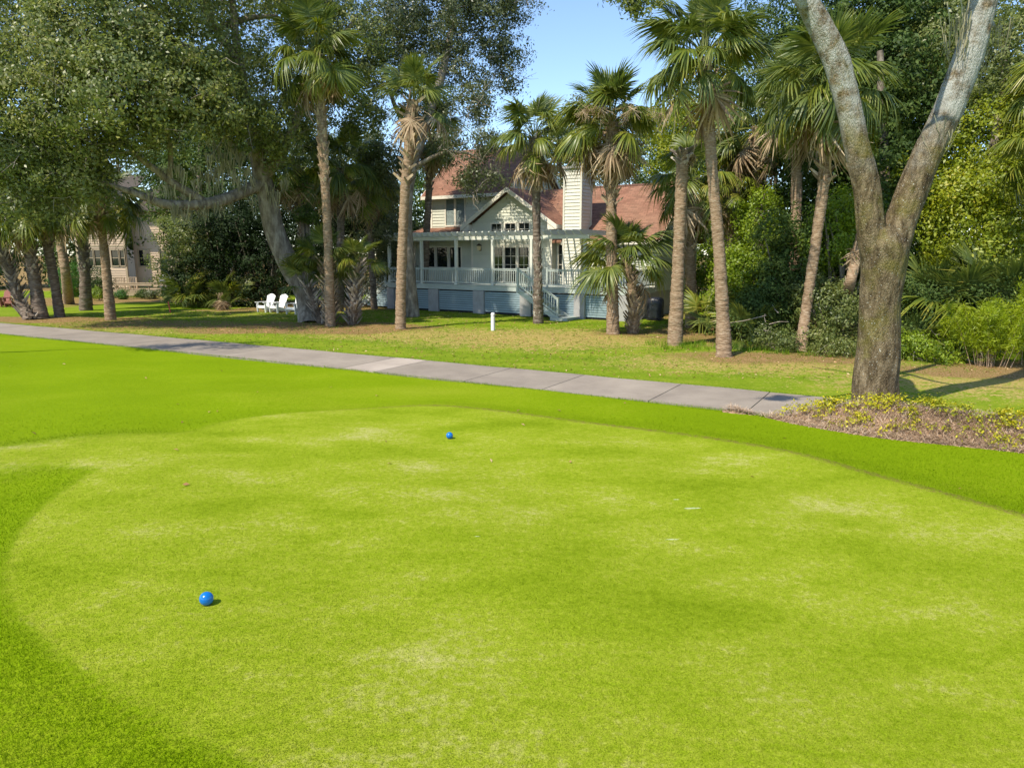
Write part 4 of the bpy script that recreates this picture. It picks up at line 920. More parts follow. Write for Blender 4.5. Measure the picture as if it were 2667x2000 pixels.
# ------------------------------------------------------------------ garden chairs
def adirondack(loc, rz, mat, label, group, sc=1):
    root = empty('garden_chair', loc, label, 'chair', group, rz); root.scale = (sc,) * 3
    # local: faces -Y
    for k in range(6): m = MB(); y = -.28 + k * .085; z = .36 - k * .022; m.box(-.27, .27, y, y + .075, z, z + .022); m.obj('seat_slat', M[mat], root)
    for k in range(7):                       # fan back
        u = (k - 3) / 3; x0, x1 = u * .20, u * .30; top = 1.02 - .10 * u * u; w0, w1 = .032, .047
        yb, yt = .20, .52
        f = (top - .22) / .8; P = [(x0 - w0, yb, .22), (x0 + w0, yb, .22), (x0 + w0, yb + .022, .22), (x0 - w0, yb + .022, .22), (x1 - w1, yb + (yt - yb) * f, top), (x1 + w1, yb + (yt - yb) * f, top), (x1 + w1, yb + (yt - yb) * f + .022, top), (x1 - w1, yb + (yt - yb) * f + .022, top)]
        m = MB(); m.hexa(P); m.obj('back_slat', M[mat], root)
    m = MB(); m.box(-.30, .30, .335, .365, .50, .56); m.obj('back_rail', M[mat], root)
    m = MB(); m.box(-.28, .28, -.31, -.285, .25, .37); m.obj('apron', M[mat], root)
    for s in (-1, 1):
        x = s * .33
        m = MB(); m.box(x - .065, x + .065, -.40, .38, .56, .585); m.obj('armrest', M[mat], root)
        m = MB(); m.hexa([(x - .022, -.30, 0), (x + .022, -.30, 0), (x + .022, -.21, 0), (x - .022, -.21, 0), (x - .022, -.34, .56), (x + .022, -.34, .56), (x + .022, -.20, .56), (x - .022, -.20, .56)]); m.obj('leg', M[mat], root)
        xx = s * .285; m = MB(); m.prism([(xx - .012, -.30, .25), (xx - .012, -.28, .36), (xx - .012, .25, .24), (xx - .012, .62, .02), (xx - .012, .58, .0), (xx - .012, .48, .0)], (.024, 0, 0)); m.obj('leg', M[mat], root)
        m = MB(); m.box(x - .03, x + .03, .30, .34, .12, .56); m.obj('arm_support', M[mat], root)
    return root
for (px, py, a, lab) in ((692, 813, .55, 'white slatted garden chair farthest left on the shaded lawn'), (724, 814, .62, 'white slatted garden chair in the middle of the three under the oak'), (768, 818, .5, 'white slatted garden chair half hidden behind the leaning oak trunk')):
    adirondack(gr(px, py), -a, 'white', lab, 'white chairs under the oak', 1.02)
adirondack(gr(6, 800), -.35, 'redwood', 'red brown garden chair cut by the left edge of the picture', 'red brown chairs at the left', 1.05)
adirondack(gr(36, 801), -.4, 'redwood', 'red brown garden chair next to the palm cluster at far left', 'red brown chairs at the left', 1.05)

# marker post, stake, tee markers
pp = gr(1284, 862); p = empty('marker_post', pp, 'white square marker post with dark band on the house lawn', 'post', rz=-.55)
m = MB(); m.box(-.062, .062, -.062, .062, -.1, .66); m.obj('shaft', M['post'], p)
m = MB(); m.box(-.064, .064, -.064, .064, .66, .675); m.obj('band', M['dark_band'], p)
m = MB(); m.box(-.064, .064, -.064, .064, .676, .76); m.hexa([(-.064, -.064, .76), (.064, -.064, .76), (.064, .064, .76), (-.064, .064, .76), (-.035, -.035, .80), (.035, -.035, .80), (.035, .035, .80), (-.035, .035, .80)]); m.obj('cap', M['post'], p)
sp_ = gr(444, 814); s = empty('boundary_stake', sp_, 'thin red stake standing in the grass before the tan deck', 'stake')
m = MB(); m.hexa([(-.03, -.03, -.05), (.03, -.03, -.05), (.03, .03, -.05), (-.03, .03, -.05), (-.1, -.02, .58), (-.05, -.02, .58), (-.05, .02, .58), (-.1, .02, .58)]); m.obj('shaft', M['stake'], s)
m = MB(); m.hexa([(-.1, -.022, .581), (-.048, -.022, .581), (-.048, .022, .581), (-.1, .022, .581), (-.09, -.012, .62), (-.062, -.012, .62), (-.062, .012, .62), (-.09, .012, .62)]); m.obj('tip', M['stake'], s)
def tee_marker(px, py, label, rr, rot):
    p = gr(px, py, .12); z = float(ground_z(np.array([p[0]]), np.array([p[1]]))[0]); p = gr(px, py, z)
    root = empty('tee_marker', (p[0], p[1], z), label, 'tee marker', 'blue tee markers', rot)
    V = []; Fc = []; nu, nv = 40, 24
    for i in range(nv + 1):
        a = pi * i / nv - pi / 2
        rr_ = rr * (1 - (.018 if abs(a) < .035 else 0))
        for j in range(nu): b = 2 * pi * j / nu; V.append((rr_ * cos(a) * cos(b), rr_ * cos(a) * sin(b), rr * .96 + rr * sin(a)))
    for i in range(nv):
        for j in range(nu): k = (j + 1) % nu; Fc.append((i * nu + j, i * nu + k, (i + 1) * nu + k, (i + 1) * nu + j))
    me = bpy.data.meshes.new('ball'); me.from_pydata(V, [], Fc); me.materials.append(M['ball']); me.polygons.foreach_set('use_smooth', np.ones(len(Fc), bool)); me.validate(); ob('ball', me, root)
    m = MB(); m.tube([(0, 0, -.08), (0, 0, .01)], .012, 8); m.obj('spike', M['rubber'], root)
tee_marker(539, 1574, 'near glossy blue ball tee marker at the lower left', .0635, .4)
tee_marker(1171, 1142.5, 'far glossy blue ball tee marker near the back of the tee', .0615, 1.7)

# ------------------------------------------------------------------ palms
G_ROW = 'cabbage palms in the row before the house'
palm('tall palm with yellowing fronds rising above the young palm cluster', [(860, 850), (857, 700), (851, 560), (842, 400), (835, 270), (824, 140)], 33.0, [.30, .24, .23, .24, .27, .22], 34, 1.2, 101, dead=5, boots=[(.55, .98)], yellow=.30, group=G_ROW, boot_kw=dict(L_=.30, skew=.25, tilt=22, step=.09))
palm('palm with criss-cross leaf bases and brown leaning trunk left of the porch', [(1043, 857), (1044, 760), (1049, 620), (1056, 480), (1066, 400), (1070, 330), (1076, 262)], 32, [.30, .265, .25, .245, .28, .36, .30], 19, 1.02, 102, dead=4, boots=[(.66, .99)], yellow=.10, group=G_ROW, boot_kw=dict(L_=.55, w=.07, skew=1.2, tilt=34, step=.12), dead_el=(-60, -20), el_lo=6)
palm('dark trunked palm before the porch steps with ragged crown', [(1402, 842), (1401, 740), (1398, 600), (1396, 500), (1393, 430), (1392, 360)], 34.4, [.34, .23, .22, .24, .32, .30], 24, 1.12, 103, el_lo=-22, dead=12, dead_el=(-80, -35), boots=[(.05, .45), (.62, 1.)], yellow=.16, group=G_ROW, bark='palmbark_d', boot='boot_d', boot_kw=dict(L_=.26, skew=.3, tilt=16, step=.09))
rD, LD, rr = palm('palm with a big skirt of dead fronds in front of the chimney', [(1597, 870), (1595, 780), (1593, 640), (1592, 520), (1590, 440), (1592, 380), (1594, 320)], 30, [.36, .29, .28, .25, .34, .36, .30], 36, 1.16, 104, dead=30, el_lo=-22, boots=[(.62, 1.)], yellow=.2, group=G_ROW, boot_kw=dict(L_=.48, w=.055, skew=1.1, tilt=30, step=.12), dead_el=(-72, -8))
# dry flower stalks of that palm
def stalks(root, top, n, seed, L_=1.6):
    r = np.random.default_rng(seed)
    for i in range(n):
        az = r.uniform(0, 2 * pi); parts = []; d = np.array([cos(az), sin(az), .8]); d /= np.linalg.norm(d); p = np.array(top); P = [p]
        for k in range(6): d = d + np.array([0, 0, -.16]); p = p + d / np.linalg.norm(d) * L_ / 6; P.append(p)
        parts.append(tube_np(np.array(P), np.linspace(.018, .006, 7), 4))
        for k in range(90):
            b = P[2 + k % 5] + (P[min(6, 3 + k % 5)] - P[2 + k % 5]) * r.random(); e = r.normal(size=3) * .22; e[2] -= .12
            parts.append(tube_np(np.array([b, b + e * .5 + r.normal(size=3) * .02, b + e]), [.010, .009, .007], 3))
        V, Fc = join_np(parts); ob('flower_stalk', mesh_np('flower_stalk', V, Fc, M['frond_dead'], np.full(len(V), .75)), root)
stalks(rD, LD[-1], 10, 3, 2.1)
palm('young palm with rusty criss-cross trunk leaning at the foot of the grey palm', [(1648, 866), (1650, 800), (1645, 740), (1630, 680)], 30.3, [.30, .26, .22, .2], 26, 1.12, 105, dead=2, boots=[(.0, 1.)], yellow=.18, group=G_ROW, boot_kw=dict(L_=.42, w=.055, skew=.35, tilt=34, step=.055), el_lo=-15)
rF, LF, rr = palm('topped palm trunk with a curled dead head beside the young palm', [(1757, 900), (1762, 800), (1768, 650), (1774, 500), (1777, 425), (1780, 392)], 26.2, [.35, .30, .255, .25, .26, .22], 0, 1, 106, boots=[(.93, 1.)], group=G_ROW, boot_kw=dict(L_=.34, w=.08, skew=.9, tilt=50, step=.05), boot='boot_d')
for k in range(6): put_frond(FR_DEAD[k % 4], 'dead_frond', rF, LF[-1] + np.array([.1, 0, .1]), -.3 + k * .35, radians(-40 - 9 * k), .34)
palm('palm behind the topped trunk with yellow green low fronds', [(1801, 853), (1800, 760), (1795, 640), (1790, 560), (1800, 470)], 32.6, [.38, .30, .28, .29, .26], 22, 1.12, 107, dead=9, boots=[(.5, 1.)], yellow=.5, group=G_ROW, el_hi=70)
palm('tall palm with full dark crown cut by the top of the picture', [(1886, 930), (1882, 820), (1872, 640), (1858, 480), (1846, 320), (1840, 230), (1835, 150)], 23.3, [.33, .255, .225, .205, .21, .27, .24], 40, 1.10, 108, dead=5, boots=[(.84, 1.)], yellow=.08, group=G_ROW, boot_kw=dict(L_=.30, skew=.5, tilt=30, step=.07), el_lo=-24)
palm('leaning ringed palm left of the forked oak with bristling leaf bases', [(2085, 916), (2098, 820), (2118, 680), (2140, 520), (2152, 400), (2158, 320), (2163, 230)], 25, [.27, .22, .21, .22, .24, .33, .28], 38, 1.22, 109, dead=6, boots=[(.66, 1.)], yellow=.05, group=G_ROW, boot_kw=dict(L_=.50, w=.055, skew=1.1, tilt=38, step=.10), el_lo=-50)
palm('slim straight palm in the shade behind the leaning palm', [(2070, 850), (2071, 700), (2074, 540), (2076, 380), (2074, 260)], 30, [.30, .26, .25, .25, .24], 30, 1.2, 110, dead=8, boots=[(.82, 1.)], yellow=.06, group=G_ROW, el_lo=-50)
palm('palm at the back of the row half hidden by the tall palms', [(1960, 850), (1962, 700), (1968, 520), (1970, 330)], 34.5, [.30, .26, .25, .24], 30, 1.25, 111, dead=10, boots=[(.7, 1.)], yellow=.25, group=G_ROW, el_lo=-45)
palm('low yellow green palm in the thicket between the two tall palms', [(1905, 830), (1905, 640), (1908, 470)], 35.5, [.3, .26, .25], 26, 1.25, 112, dead=6, yellow=.75, group=G_ROW, boots=[(.5, 1.)], el_lo=-35)
sn = palm('broken palm snag wrapped in dead fronds beside the oak trunk', [(2196, 850), (2210, 760), (2228, 680), (2240, 610)], 25.5, [.2, .2, .21, .16], 0, 1, 113, boots=[(.3, .9)], boot='boot', name='palm_snag', group=None, boot_kw=dict(L_=.22, w=.05, skew=.2, tilt=12, step=.1))
for k in range(7): put_frond(FR_DEAD[k % 4], 'dead_frond', sn[0], sn[1][-1] + np.array([0, 0, -.05]), k * .9, radians(-70 - 3 * (k % 3)), .62)
# left cluster
G_L = 'palms crowded at the left edge'
palm('palm trunk shaggy with pale old leaf bases bending out at far left', [(80, 832), (55, 790), (30, 720), (5, 650), (-20, 570)], 37, [.42, .3, .28, .28, .26], 22, 1.1, 120, dead=3, boots=[(.05, 1.)], boot='boot_d', bark='palmbark_d', group=G_L, boot_kw=dict(L_=.5, w=.065, skew=.35, tilt=34, step=.075))
palm('stout dark palm trunk at the middle of the left cluster', [(105, 830), (95, 760), (80, 670), (72, 600), (68, 540)], 37.4, [.52, .36, .33, .31, .28], 24, 1.1, 121, dead=4, boots=[(.4, 1.)], bark='palmbark_d', boot='boot_d', group=G_L)
palm('dark leaning palm at the right side of the left cluster', [(156, 826), (146, 760), (130, 670), (112, 580), (96, 520)], 38.2, [.32, .28, .27, .26, .25], 22, 1.05, 122, dead=4, boots=[(.6, 1.)], bark='palmbark_d', boot='boot_d', group=G_L)
palm('slender sunlit palm trunk farther back behind the left cluster', [(180, 792), (172, 720), (160, 640), (148, 550), (142, 490)], 46, [.4, .34, .33, .33, .3], 24, 1.2, 123, dead=3, boots=[(.8, 1.)], group=G_L)
palm('rough mottled palm trunk before the tan house windows', [(224, 808), (222, 740), (218, 660), (208, 580), (204, 520)], 42.6, [.46, .36, .33, .32, .28], 26, 1.2, 124, dead=5, boots=[(.35, 1.)], bark='palmbark_d', boot='boot_d', group=G_L)
palm('clean brown palm trunk nearest the cart path in front of the tan house', [(288, 832), (282, 760), (274, 680), (266, 600), (263, 555), (262, 520)], 36.7, [.34, .28, .25, .23, .27, .26], 28, 1.1, 125, dead=3, boots=[(.82, 1.)], group=G_L)
# young cluster in front of the leaning oak
G_Y = 'young palms clustered before the leaning oak'
BK = dict(L_=.52, w=.055, skew=.55, tilt=36, step=.05)
palm('young palm with splayed grey leaf bases leaning left in the cluster', [(838, 842), (818, 790), (800, 745)], 34.3, [.20, .2, .16], 9, .85, 130, dead=0, boots=[(0, 1.)], boot='boot_d', bark='palmbark_d', group=G_Y, boot_kw=BK, el_lo=25)
palm('young palm with the tallest upright fan leaves in the cluster', [(862, 845), (858, 790), (850, 730), (846, 690)], 34.0, [.24, .24, .2, .16], 17, 1.0, 131, dead=0, boots=[(0, 1.)], boot='boot', bark='palmbark_d', group=G_Y, boot_kw=BK, el_lo=-5)
palm('young palm with leaf-base trunk on the right of the cluster', [(918, 845), (922, 790), (928, 730), (930, 690)], 33.6, [.24, .24, .22, .18], 12, .72, 132, dead=0, boots=[(0, 1.)], boot='boot_d', bark='palmbark_d', group=G_Y, boot_kw=BK, yellow=.22, el_lo=15)
palm('ivy wrapped palm behind the young cluster next to the leaning oak', [(805, 820), (800, 720), (792, 620), (780, 500), (770, 420)], 38.5, [.28, .27, .26, .26, .24], 24, 1.2, 133, dead=8, boots=[(.1, 1.)], boot='boot_d', bark='palmbark_d', group=G_Y, yellow=.02)
palm('shaded palm behind the tall yellowing palm', [(885, 812), (886, 700), (888, 560), (890, 440)], 41, [.28, .25, .25, .24], 28, 1.3, 134, dead=10, boots=[(.75, 1.)], bark='palmbark_d', group=G_Y, yellow=.1)
palm('low palm with drooping bright fans left of the porch stairs', [(975, 806), (968, 680), (962, 560), (958, 490)], 43, [.25, .22, .22, .2], 22, 1.2, 135, dead=3, yellow=.3, boots=[(.6, 1.)], bark='palmbark_d', group=G_Y)
palm('dark palm crown hanging over the red roof', [(1108, 800), (1110, 640), (1118, 480), (1124, 345)], 43.2, [.26, .24, .24, .24], 26, 1.2, 136, dead=12, yellow=.05, boots=[(.7, 1.)], bark='palmbark_d', group=G_Y)
# palmetto clumps
def palmetto(label, px, py, n, sc, seed, group='saw palmettos', yellow=.1, dead=0, z=0.05):
    b = gr(px, py); root = empty('saw_palmetto', b, label, 'palmetto', group); r = np.random.default_rng(seed)
    for i in range(n):
        az = r.uniform(0, 2 * pi); el = r.uniform(8, 80); me = FR_YEL[r.integers(3)] if r.random() < yellow else (FR_UP[r.integers(4)] if el > 40 else FR_MID[r.integers(5)])
        put_frond(me, 'frond', root, (r.normal() * .22, r.normal() * .22, z), az, radians(el), sc * r.uniform(.75, 1.1), r.normal() * .3)
    for i in range(dead): put_frond(FR_DEAD[r.integers(4)], 'dead_frond', root, (r.normal() * .1, r.normal() * .1, .95 + .1 * r.random()), i * 2.4, radians(-74 + r.normal() * 5), .62, r.normal() * .4)
    return root
palmetto('pale dead fronds draped over a low palmetto at the thicket edge', 575, 806, 3, .7, 201, dead=10)
palmetto('dark palmetto spreading beside the thicket left of the white chairs', 600, 800, 16, 1.15, 202)
palmetto('palmetto under the thicket behind the dead fronds', 500, 800, 14, 1.2, 203, yellow=.3)
palmetto('bright palmetto fan catching sun in front of the vine wall', 2440, 908, 16, 1.4, 204, yellow=.35, z=.8)
palmetto('dark blue green palmetto in the middle of the right thicket', 2525, 915, 18, 1.4, 205, z=.9)
palmetto('dark palmetto at the right edge below the vines', 2625, 920, 18, 1.4, 206, z=.9)
palmetto('small palmetto at the foot of the forked oak', 2372, 925, 12, .8, 207)
palmetto('palmetto tucked between the topped trunk and the tall palm', 1840, 872, 12, 1.15, 208, yellow=.4)
palmetto('yellow tinted palmetto behind the tall right palm', 1925, 895, 12, .9, 209, yellow=.5)
palm('dark fan palm reaching in from the right edge of the picture', [(2760, 930), (2765, 750), (2765, 560), (2755, 380)], 23.5, [.3, .26, .25, .24], 30, .95, 140, dead=4, yellow=.2, group='palms at the right edge', boots=[(.7, 1.)])
palm('sunlit yellow fan palm high at the right edge', [(2800, 900), (2805, 600), (2800, 330), (2790, 200)], 26, [.3, .26, .25, .24], 28, 1.15, 141, dead=4, yellow=.7, group='palms at the right edge', boots=[(.7, 1.)])

# ------------------------------------------------------------------ live oaks
def A(px, py, Y): return at(px, py, Y)
b0 = gr(804, 838)
tp = [([b0 - [0, 0, .2], A(792, 770, 36.2), A(752, 690, 36), A(714, 600, 35.8), A(698, 520, 35.6), A(684, 468, 35.4), A(665, 380, 35), A(640, 270, 34.5), A(615, 130, 34), A(600, -60, 34)], [.58, .45, .52, .50, .48, .46, .36, .28, .2, .1]),
      ([A(690, 478, 35.4), A(650, 492, 34.8), A(610, 510, 34), A(560, 527, 33.2), A(500, 533, 32.5), A(430, 530, 31.8), A(350, 500, 31.2), A(260, 470, 30.5)], [.36, .30, .27, .25, .22, .19, .13, .06]),
      ([A(535, 529, 33), A(495, 505, 32.5), A(440, 470, 32), A(370, 415, 31.4), A(310, 355, 31), A(265, 300, 30.6), A(225, 245, 30.2)], [.2, .18, .16, .14, .11, .09, .04]),
      ([A(440, 470, 32), A(445, 400, 31.6), A(430, 330, 31), A(395, 260, 30.5), A(380, 180, 30)], [.12, .11, .10, .08, .03]),
      ([A(684, 468, 35.4), A(740, 380, 35.2), A(790, 270, 35.6), A(860, 150, 36.5), A(930, 40, 37)], [.3, .24, .2, .15, .06]),
      ([A(640, 270, 34.5), A(560, 190, 33.5), A(460, 110, 32.5), A(350, 50, 31.5)], [.2, .16, .12, .05]),
      ([A(615, 150, 34), A(560, 70, 34), A(530, 10, 34), A(520, -60, 34)], [.2, .2, .16, .1]), ([A(565, 75, 34), A(640, 48, 34.2), A(720, 40, 34.5)], [.16, .12, .05]), ([A(350, 400, 31.3), A(260, 400, 30.6), A(120, 420, 30.5)], [.1, .07, .03])]
lob = [lobe(*a) for a in ((600, 140, 35.5, 2.6), (480, 150, 31.5, 2.5), (340, 110, 30.5, 2.5), (210, 150, 30, 2.3), (95, 110, 31, 2.0), (60, 260, 30, 2.0), (190, 280, 29, 2.0), (330, 240, 29, 2.0), (470, 270, 30, 2.1), (590, 280, 32, 1.9), (715, 335, 34.5, 1.6), (735, 395, 34.5, 1.0), (770, 250, 37.5, 1.9), (60, 400, 31, 1.8), (160, 410, 30.5, 1.6), (250, 400, 30.5, 1.3), (385, 350, 30.5, 1.2), (90, 500, 31.5, 1.5), (220, 485, 31, 1.2), (910, 130, 38.5, 2.4), (940, 280, 39, 1.8), (820, 60, 38.5, 2.4), (330, -70, 31, 2.6), (560, -110, 33, 2.6), (760, -80, 37.5, 2.6), (40, 20, 31.5, 1.6), (150, -60, 30.5, 2.0), (-60, 200, 30, 2.4), (-80, 400, 31, 2.2))]
mp_ = [A(x, y, Y) for x, y, Y in ((640, 495, 34.6), (600, 515, 33.8), (660, 520, 35), (560, 530, 33), (520, 536, 32.6), (470, 535, 32), (560, 440, 33.5), (575, 430, 33), (600, 420, 33), (540, 450, 33), (440, 480, 32), (480, 500, 32.4), (450, 430, 31.5), (640, 440, 34), (700, 480, 35), (720, 500, 35), (540, 400, 32), (580, 400, 33), (690, 430, 35), (420, 440, 31.8), (470, 440, 32), (510, 470, 32.5), (610, 450, 33.6), (625, 470, 34.), (395, 500, 31.5), (505, 430, 32), (740, 470, 35.2), (660, 460, 34.6), (575, 340, 32.5), (590, 360, 32.5), (610, 370, 33), (560, 370, 32.5), (620, 395, 33.2), (545, 350, 32), (600, 330, 33), (640, 400, 33.8), (450, 536, 31.9), (490, 538, 32.4), (535, 534, 33), (580, 520, 33.5))]
tree('live_oak', 'big leaning live oak with a long low limb hung with moss', tp, lob, 'oak', 300, 2900, 64, .165, moss=mp_, group='live oaks', sub=.58, shell=.42, twigs=520)
b1 = gr(1074, 826)
tp = [([b1 - [0, 0, .2], A(1070, 740, 38.2), A(1064, 640, 38.4), A(1062, 540, 38.8), A(1075, 440, 39.5), A(1110, 330, 40.2), A(1150, 200, 41), A(1180, 60, 42), A(1190, -60, 42)], [.42, .29, .27, .26, .26, .25, .22, .15, .07]), ([A(1075, 440, 39.5), A(1150, 400, 39), A(1220, 400, 38.6), A(1270, 430, 38.4)], [.13, .1, .07, .03]), ([A(1090, 390, 40), A(1030, 280, 40.5), A(990, 140, 41)], [.16, .12, .05]), ([A(1180, 150, 41.5), A(1210, 120, 42), A(1290, 40, 43)], [.07, .05, .02])]
lob = [lobe(*a) for a in ((1120, 60, 42, 2.7), (1270, 40, 43, 2.0), (1310, 135, 43, 1.35), (1320, -10, 43, 1.6), (1200, 190, 42, 1.7), (1060, 170, 41, 2.0), (1130, 300, 41, 1.4), (1240, 280, 40, 1.1), (1265, 370, 39, .9), (1238, 440, 38.6, .85), (1285, 470, 38.6, .65), (1230, 505, 38.6, .45), (1170, 380, 39, 1.0), (1010, 420, 42, 1.4), (1020, 60, 41, 2.0), (1200, -60, 43, 2.6), (1050, -80, 42, 2.4), (1325, 215, 43, .7), (1210, 460, 39, .6), (985, 600, 44, 1.5), (1010, 700, 45, 1.4), (960, 520, 45, 1.6))]
tree('live_oak', 'live oak behind the ringed palm with crown over the red roof', tp, lob, 'oak_far', 310, 1500, 58, .15, group='live oaks', sub=.5, shell=.35, twigs=200)
bl = np.array([-26., 18.5, 0])
tree('live_oak', 'live oak standing off the left edge of the picture', [([bl - [0, 0, .2], bl + [.5, .3, 3], bl + [2., .8, 6.5], bl + [5, 1.2, 9.3], bl + [8.2, 1.4, 10.4]], [.5, .4, .2, .035, .025]), ([bl + [.5, .3, 3], bl + [-1.5, 0, 7], bl + [-3, 0, 10]], [.3, .2, .08])],
     [(*(bl + [9.3, 1.4, 10.6]), 1.5, 1.1, .7), (*(bl + [7.2, 1.3, 10.5]), .8, .7, .5), (*(bl + [-3, -1, 11.5]), 2.2, 2.2, 1.6), (*(bl + [-5.5, -1, 10.5]), 2.2, 2.2, 1.6)], 'oak', 340, 300, 46, .15, group='live oaks', sub=.5)
# forked oak in the bed
br = gr(2286, 1078); br[2] = .0
OY = br[1]
def R_(px, py, dY=0): return at(px, py, OY + dY)
tp = [([br + [0, 0, -.2], R_(2280, 1000), R_(2290, 880), R_(2293, 790), R_(2300, 710), R_(2304, 640), R_(2300, 590)], [.50, .43, .39, .375, .395, .46, .30]),
      ([R_(2300, 790), R_(2288, 700), R_(2272, 620), R_(2264, 560), R_(2257, 490), R_(2236, 400), R_(2217, 300), R_(2195, 210), R_(2178, 150), R_(2140, 70), R_(2102, 0), R_(2060, -80), R_(2010, -250, -1)], [.10, .26, .285, .265, .245, .23, .215, .215, .22, .20, .18, .17, .09]),
      ([R_(2300, 790), R_(2314, 700), R_(2332, 620), R_(2352, 560), R_(2379, 490), R_(2420, 390), R_(2464, 300), R_(2495, 220), R_(2522, 150), R_(2545, 70), R_(2562, 0), R_(2590, -90), R_(2640, -240, 1)], [.10, .28, .32, .30, .285, .275, .27, .265, .26, .25, .24, .22, .11]),
      ([R_(2090, -30), R_(2060, -90, -.6), R_(2010, -140, -1.4), R_(1900, -150, -2.4), R_(1760, -90, -2.6), R_(1680, -40, -2.6)], [.09, .08, .07, .06, .04, .02]), ([R_(2500, 140), R_(2560, 78, .3), R_(2590, 68, .4)], [.07, .05, .03]), ([R_(2090, -40), R_(2230, -220, 1), R_(2350, -330, 2)], [.14, .1, .04]), ([R_(2560, -20), R_(2450, -200, -1), R_(2350, -300, -2)], [.14, .1, .04])]
tl = [lobe(*a) for a in ((1660, -40, OY - 2.6, .75), (1665, 5, OY - 2.6, .35), (1760, -160, OY - 2.4, 1.0), (1930, -230, OY - 2, 1.3), (2080, -300, OY - 1, 1.5), (2250, -380, OY + 1, 1.8), (2450, -400, OY, 1.8), (2650, -330, OY + 1, 1.7), (2300, -300, OY + 3, 1.6), (2560, -250, OY - 2, 1.3), (2150, -500, OY - 1, 1.8), (2800, -300, OY, 1.6), (2420, -560, OY, 2.0))]
tl += [(5.0, 11.2, 10.4, 1.3, 1.2, .8), (2.7, 15.2, 10.7, 1.0, 1.0, .6), (4.1, 13.2, 10.9, 1.1, 1.1, .8), (7.0, 11.6, 10.9, 1.4, 1.3, .9), (3.6, 16.4, 10.2, .8, .7, .5), (6.2, 13.4, 11.2, 1.3, 1.2, .9)]
tp += [([R_(2060, -80), np.array([5.6, 14.4, 9.6]), np.array([4.2, 13.3, 10.6]), np.array([2.6, 14.9, 10.9])], [.1, .07, .05, .02]), ([np.array([5.6, 14.4, 9.6]), np.array([5.4, 12.4, 10.2]), np.array([6.6, 11.4, 10.8])], [.07, .05, .02])]
mr = [R_(x, y, d) for x, y, d in ((2505, 10, -.2), (2510, 40, -.25), (2500, 110, -.2), (2462, 310, -.25), (2455, 340, -.25), (2560, 130, .1), (2590, 70, .3), (2620, 60, .3), (2500, 60, -.3))]
oakr = tree('live_oak', 'forked live oak with lichen covered trunk in the yellow flower bed', tp, tl, 'oak', 320, 620, 50, .085, bark='bark_r', moss=None, group='live oaks', sub=.36, shell=.4)
parts = []
for k_, (P, R) in enumerate(tp):
    Q, Rr = smooth_path([np.asarray(p) - br for p in P], R, .06); V_, F_ = tube_np(Q, Rr, 72, .02, 320 + k_); m_ = len(Q)
    V_ = V_.reshape(m_, 72, 3); th_ = np.linspace(0, 2 * pi, 72, endpoint=False)[None]; zz = (np.arange(m_) * .06)[:, None]; r_ = np.random.default_rng(330 + k_)
    f_ = np.abs(np.sin(9 * th_ + 1.3 * np.sin(1.1 * zz + k_) + .9 * np.sin(3.1 * zz + 3 * th_))) + .6 * np.abs(np.sin(17 * th_ - 1.1 * np.sin(2.3 * zz) + 4 * np.sin(zz * .7))) + .8 * r_.random((m_, 72))
    bulge = .05 * np.sin(2 * th_ + 1.7 * zz) * np.sin(1.9 * zz + k_)
    sc_ = (f_ - 1.2) * .013 * np.clip(Rr / .25, .2, 1)[:, None] + bulge * Rr[:, None]
    nv_ = V_ - Q[:, None]; nv_ /= np.linalg.norm(nv_, axis=2)[..., None] + 1e-9; parts.append(((V_ + nv_ * sc_[..., None]).reshape(-1, 3), F_))
V, Fc = join_np(parts)
oakr.children[0].data = mesh_np('trunk', V, Fc, M['bark_r'], smooth=True)
sl_ = np.array([lobe(*a) for a in ((1650, -25, OY - 2.6, .30), (1668, 10, OY - 2.6, .20), (1640, 15, OY - 2.6, .16), (1655, 32, OY - 2.6, .09), (1610, -10, OY - 2.6, .2), (1700, -20, OY - 2.6, .25))]); sl_[:, :3] -= br
ob('leaf_spray', crown_mesh('leaf_spray', sl_, 60, 26, .075, M['oak'], 371, sub=.13, shell=.2, aspect=.4), oakr)
tag(ob('spanish_moss', moss_mesh('spanish_moss', [p - br for p in mr], 77, .8, 15, .012), oakr), kind='stuff')

# ------------------------------------------------------------------ thickets, vine walls, shrubs, far trees
def shrub(label, lobes, leaf, seed, nclump, nleaf, size, name='shrub', cat='shrub', group=None, stems=3, **kw):
    lb = np.array([lobe(*a) if len(a) >= 4 and not isinstance(a, np.ndarray) else a for a in lobes], float)
    b = np.array([lb[:, 0].mean(), lb[:, 1].mean(), 0.]); root = empty(name, b, label, cat, group); lb[:, :3] -= b
    r = np.random.default_rng(seed); paths = []
    for l in lb[:12]:
        for _ in range(stems):
            e = l[:3] + r.normal(size=3) * l[3:] * .35; e[2] = max(e[2], .15)
            s0 = np.array([l[0] * .45 + r.normal() * .15, l[1] * .45 + r.normal() * .15, -.05]); m_ = (s0 + e) / 2 + r.normal(size=3) * .12; h = max(.012, .012 * e[2])
            paths.append(([s0, m_, e], [h * 1.6, h, h * .35]))
    V, Fc = limb_set(paths, seed, 5, 0); ob('stem', mesh_np('stem', V, Fc, M['bark'], smooth=True), root)
    ob('foliage', crown_mesh('foliage', lb, nclump, nleaf, size, M[leaf], seed + 3, **kw), root)
    return root
K = dict(shell=.35, sub=.45)
G_T = 'shrubs of the dark thicket between the houses'
shrub('dark thicket shrub rising behind the white chairs', [(700, 690, 47, 2.6), (640, 620, 47.5, 2.4), (720, 560, 48, 2.4), (680, 760, 46, 1.3)], 'shade', 401, 420, 42, .17, group=G_T, stems=9, **K)
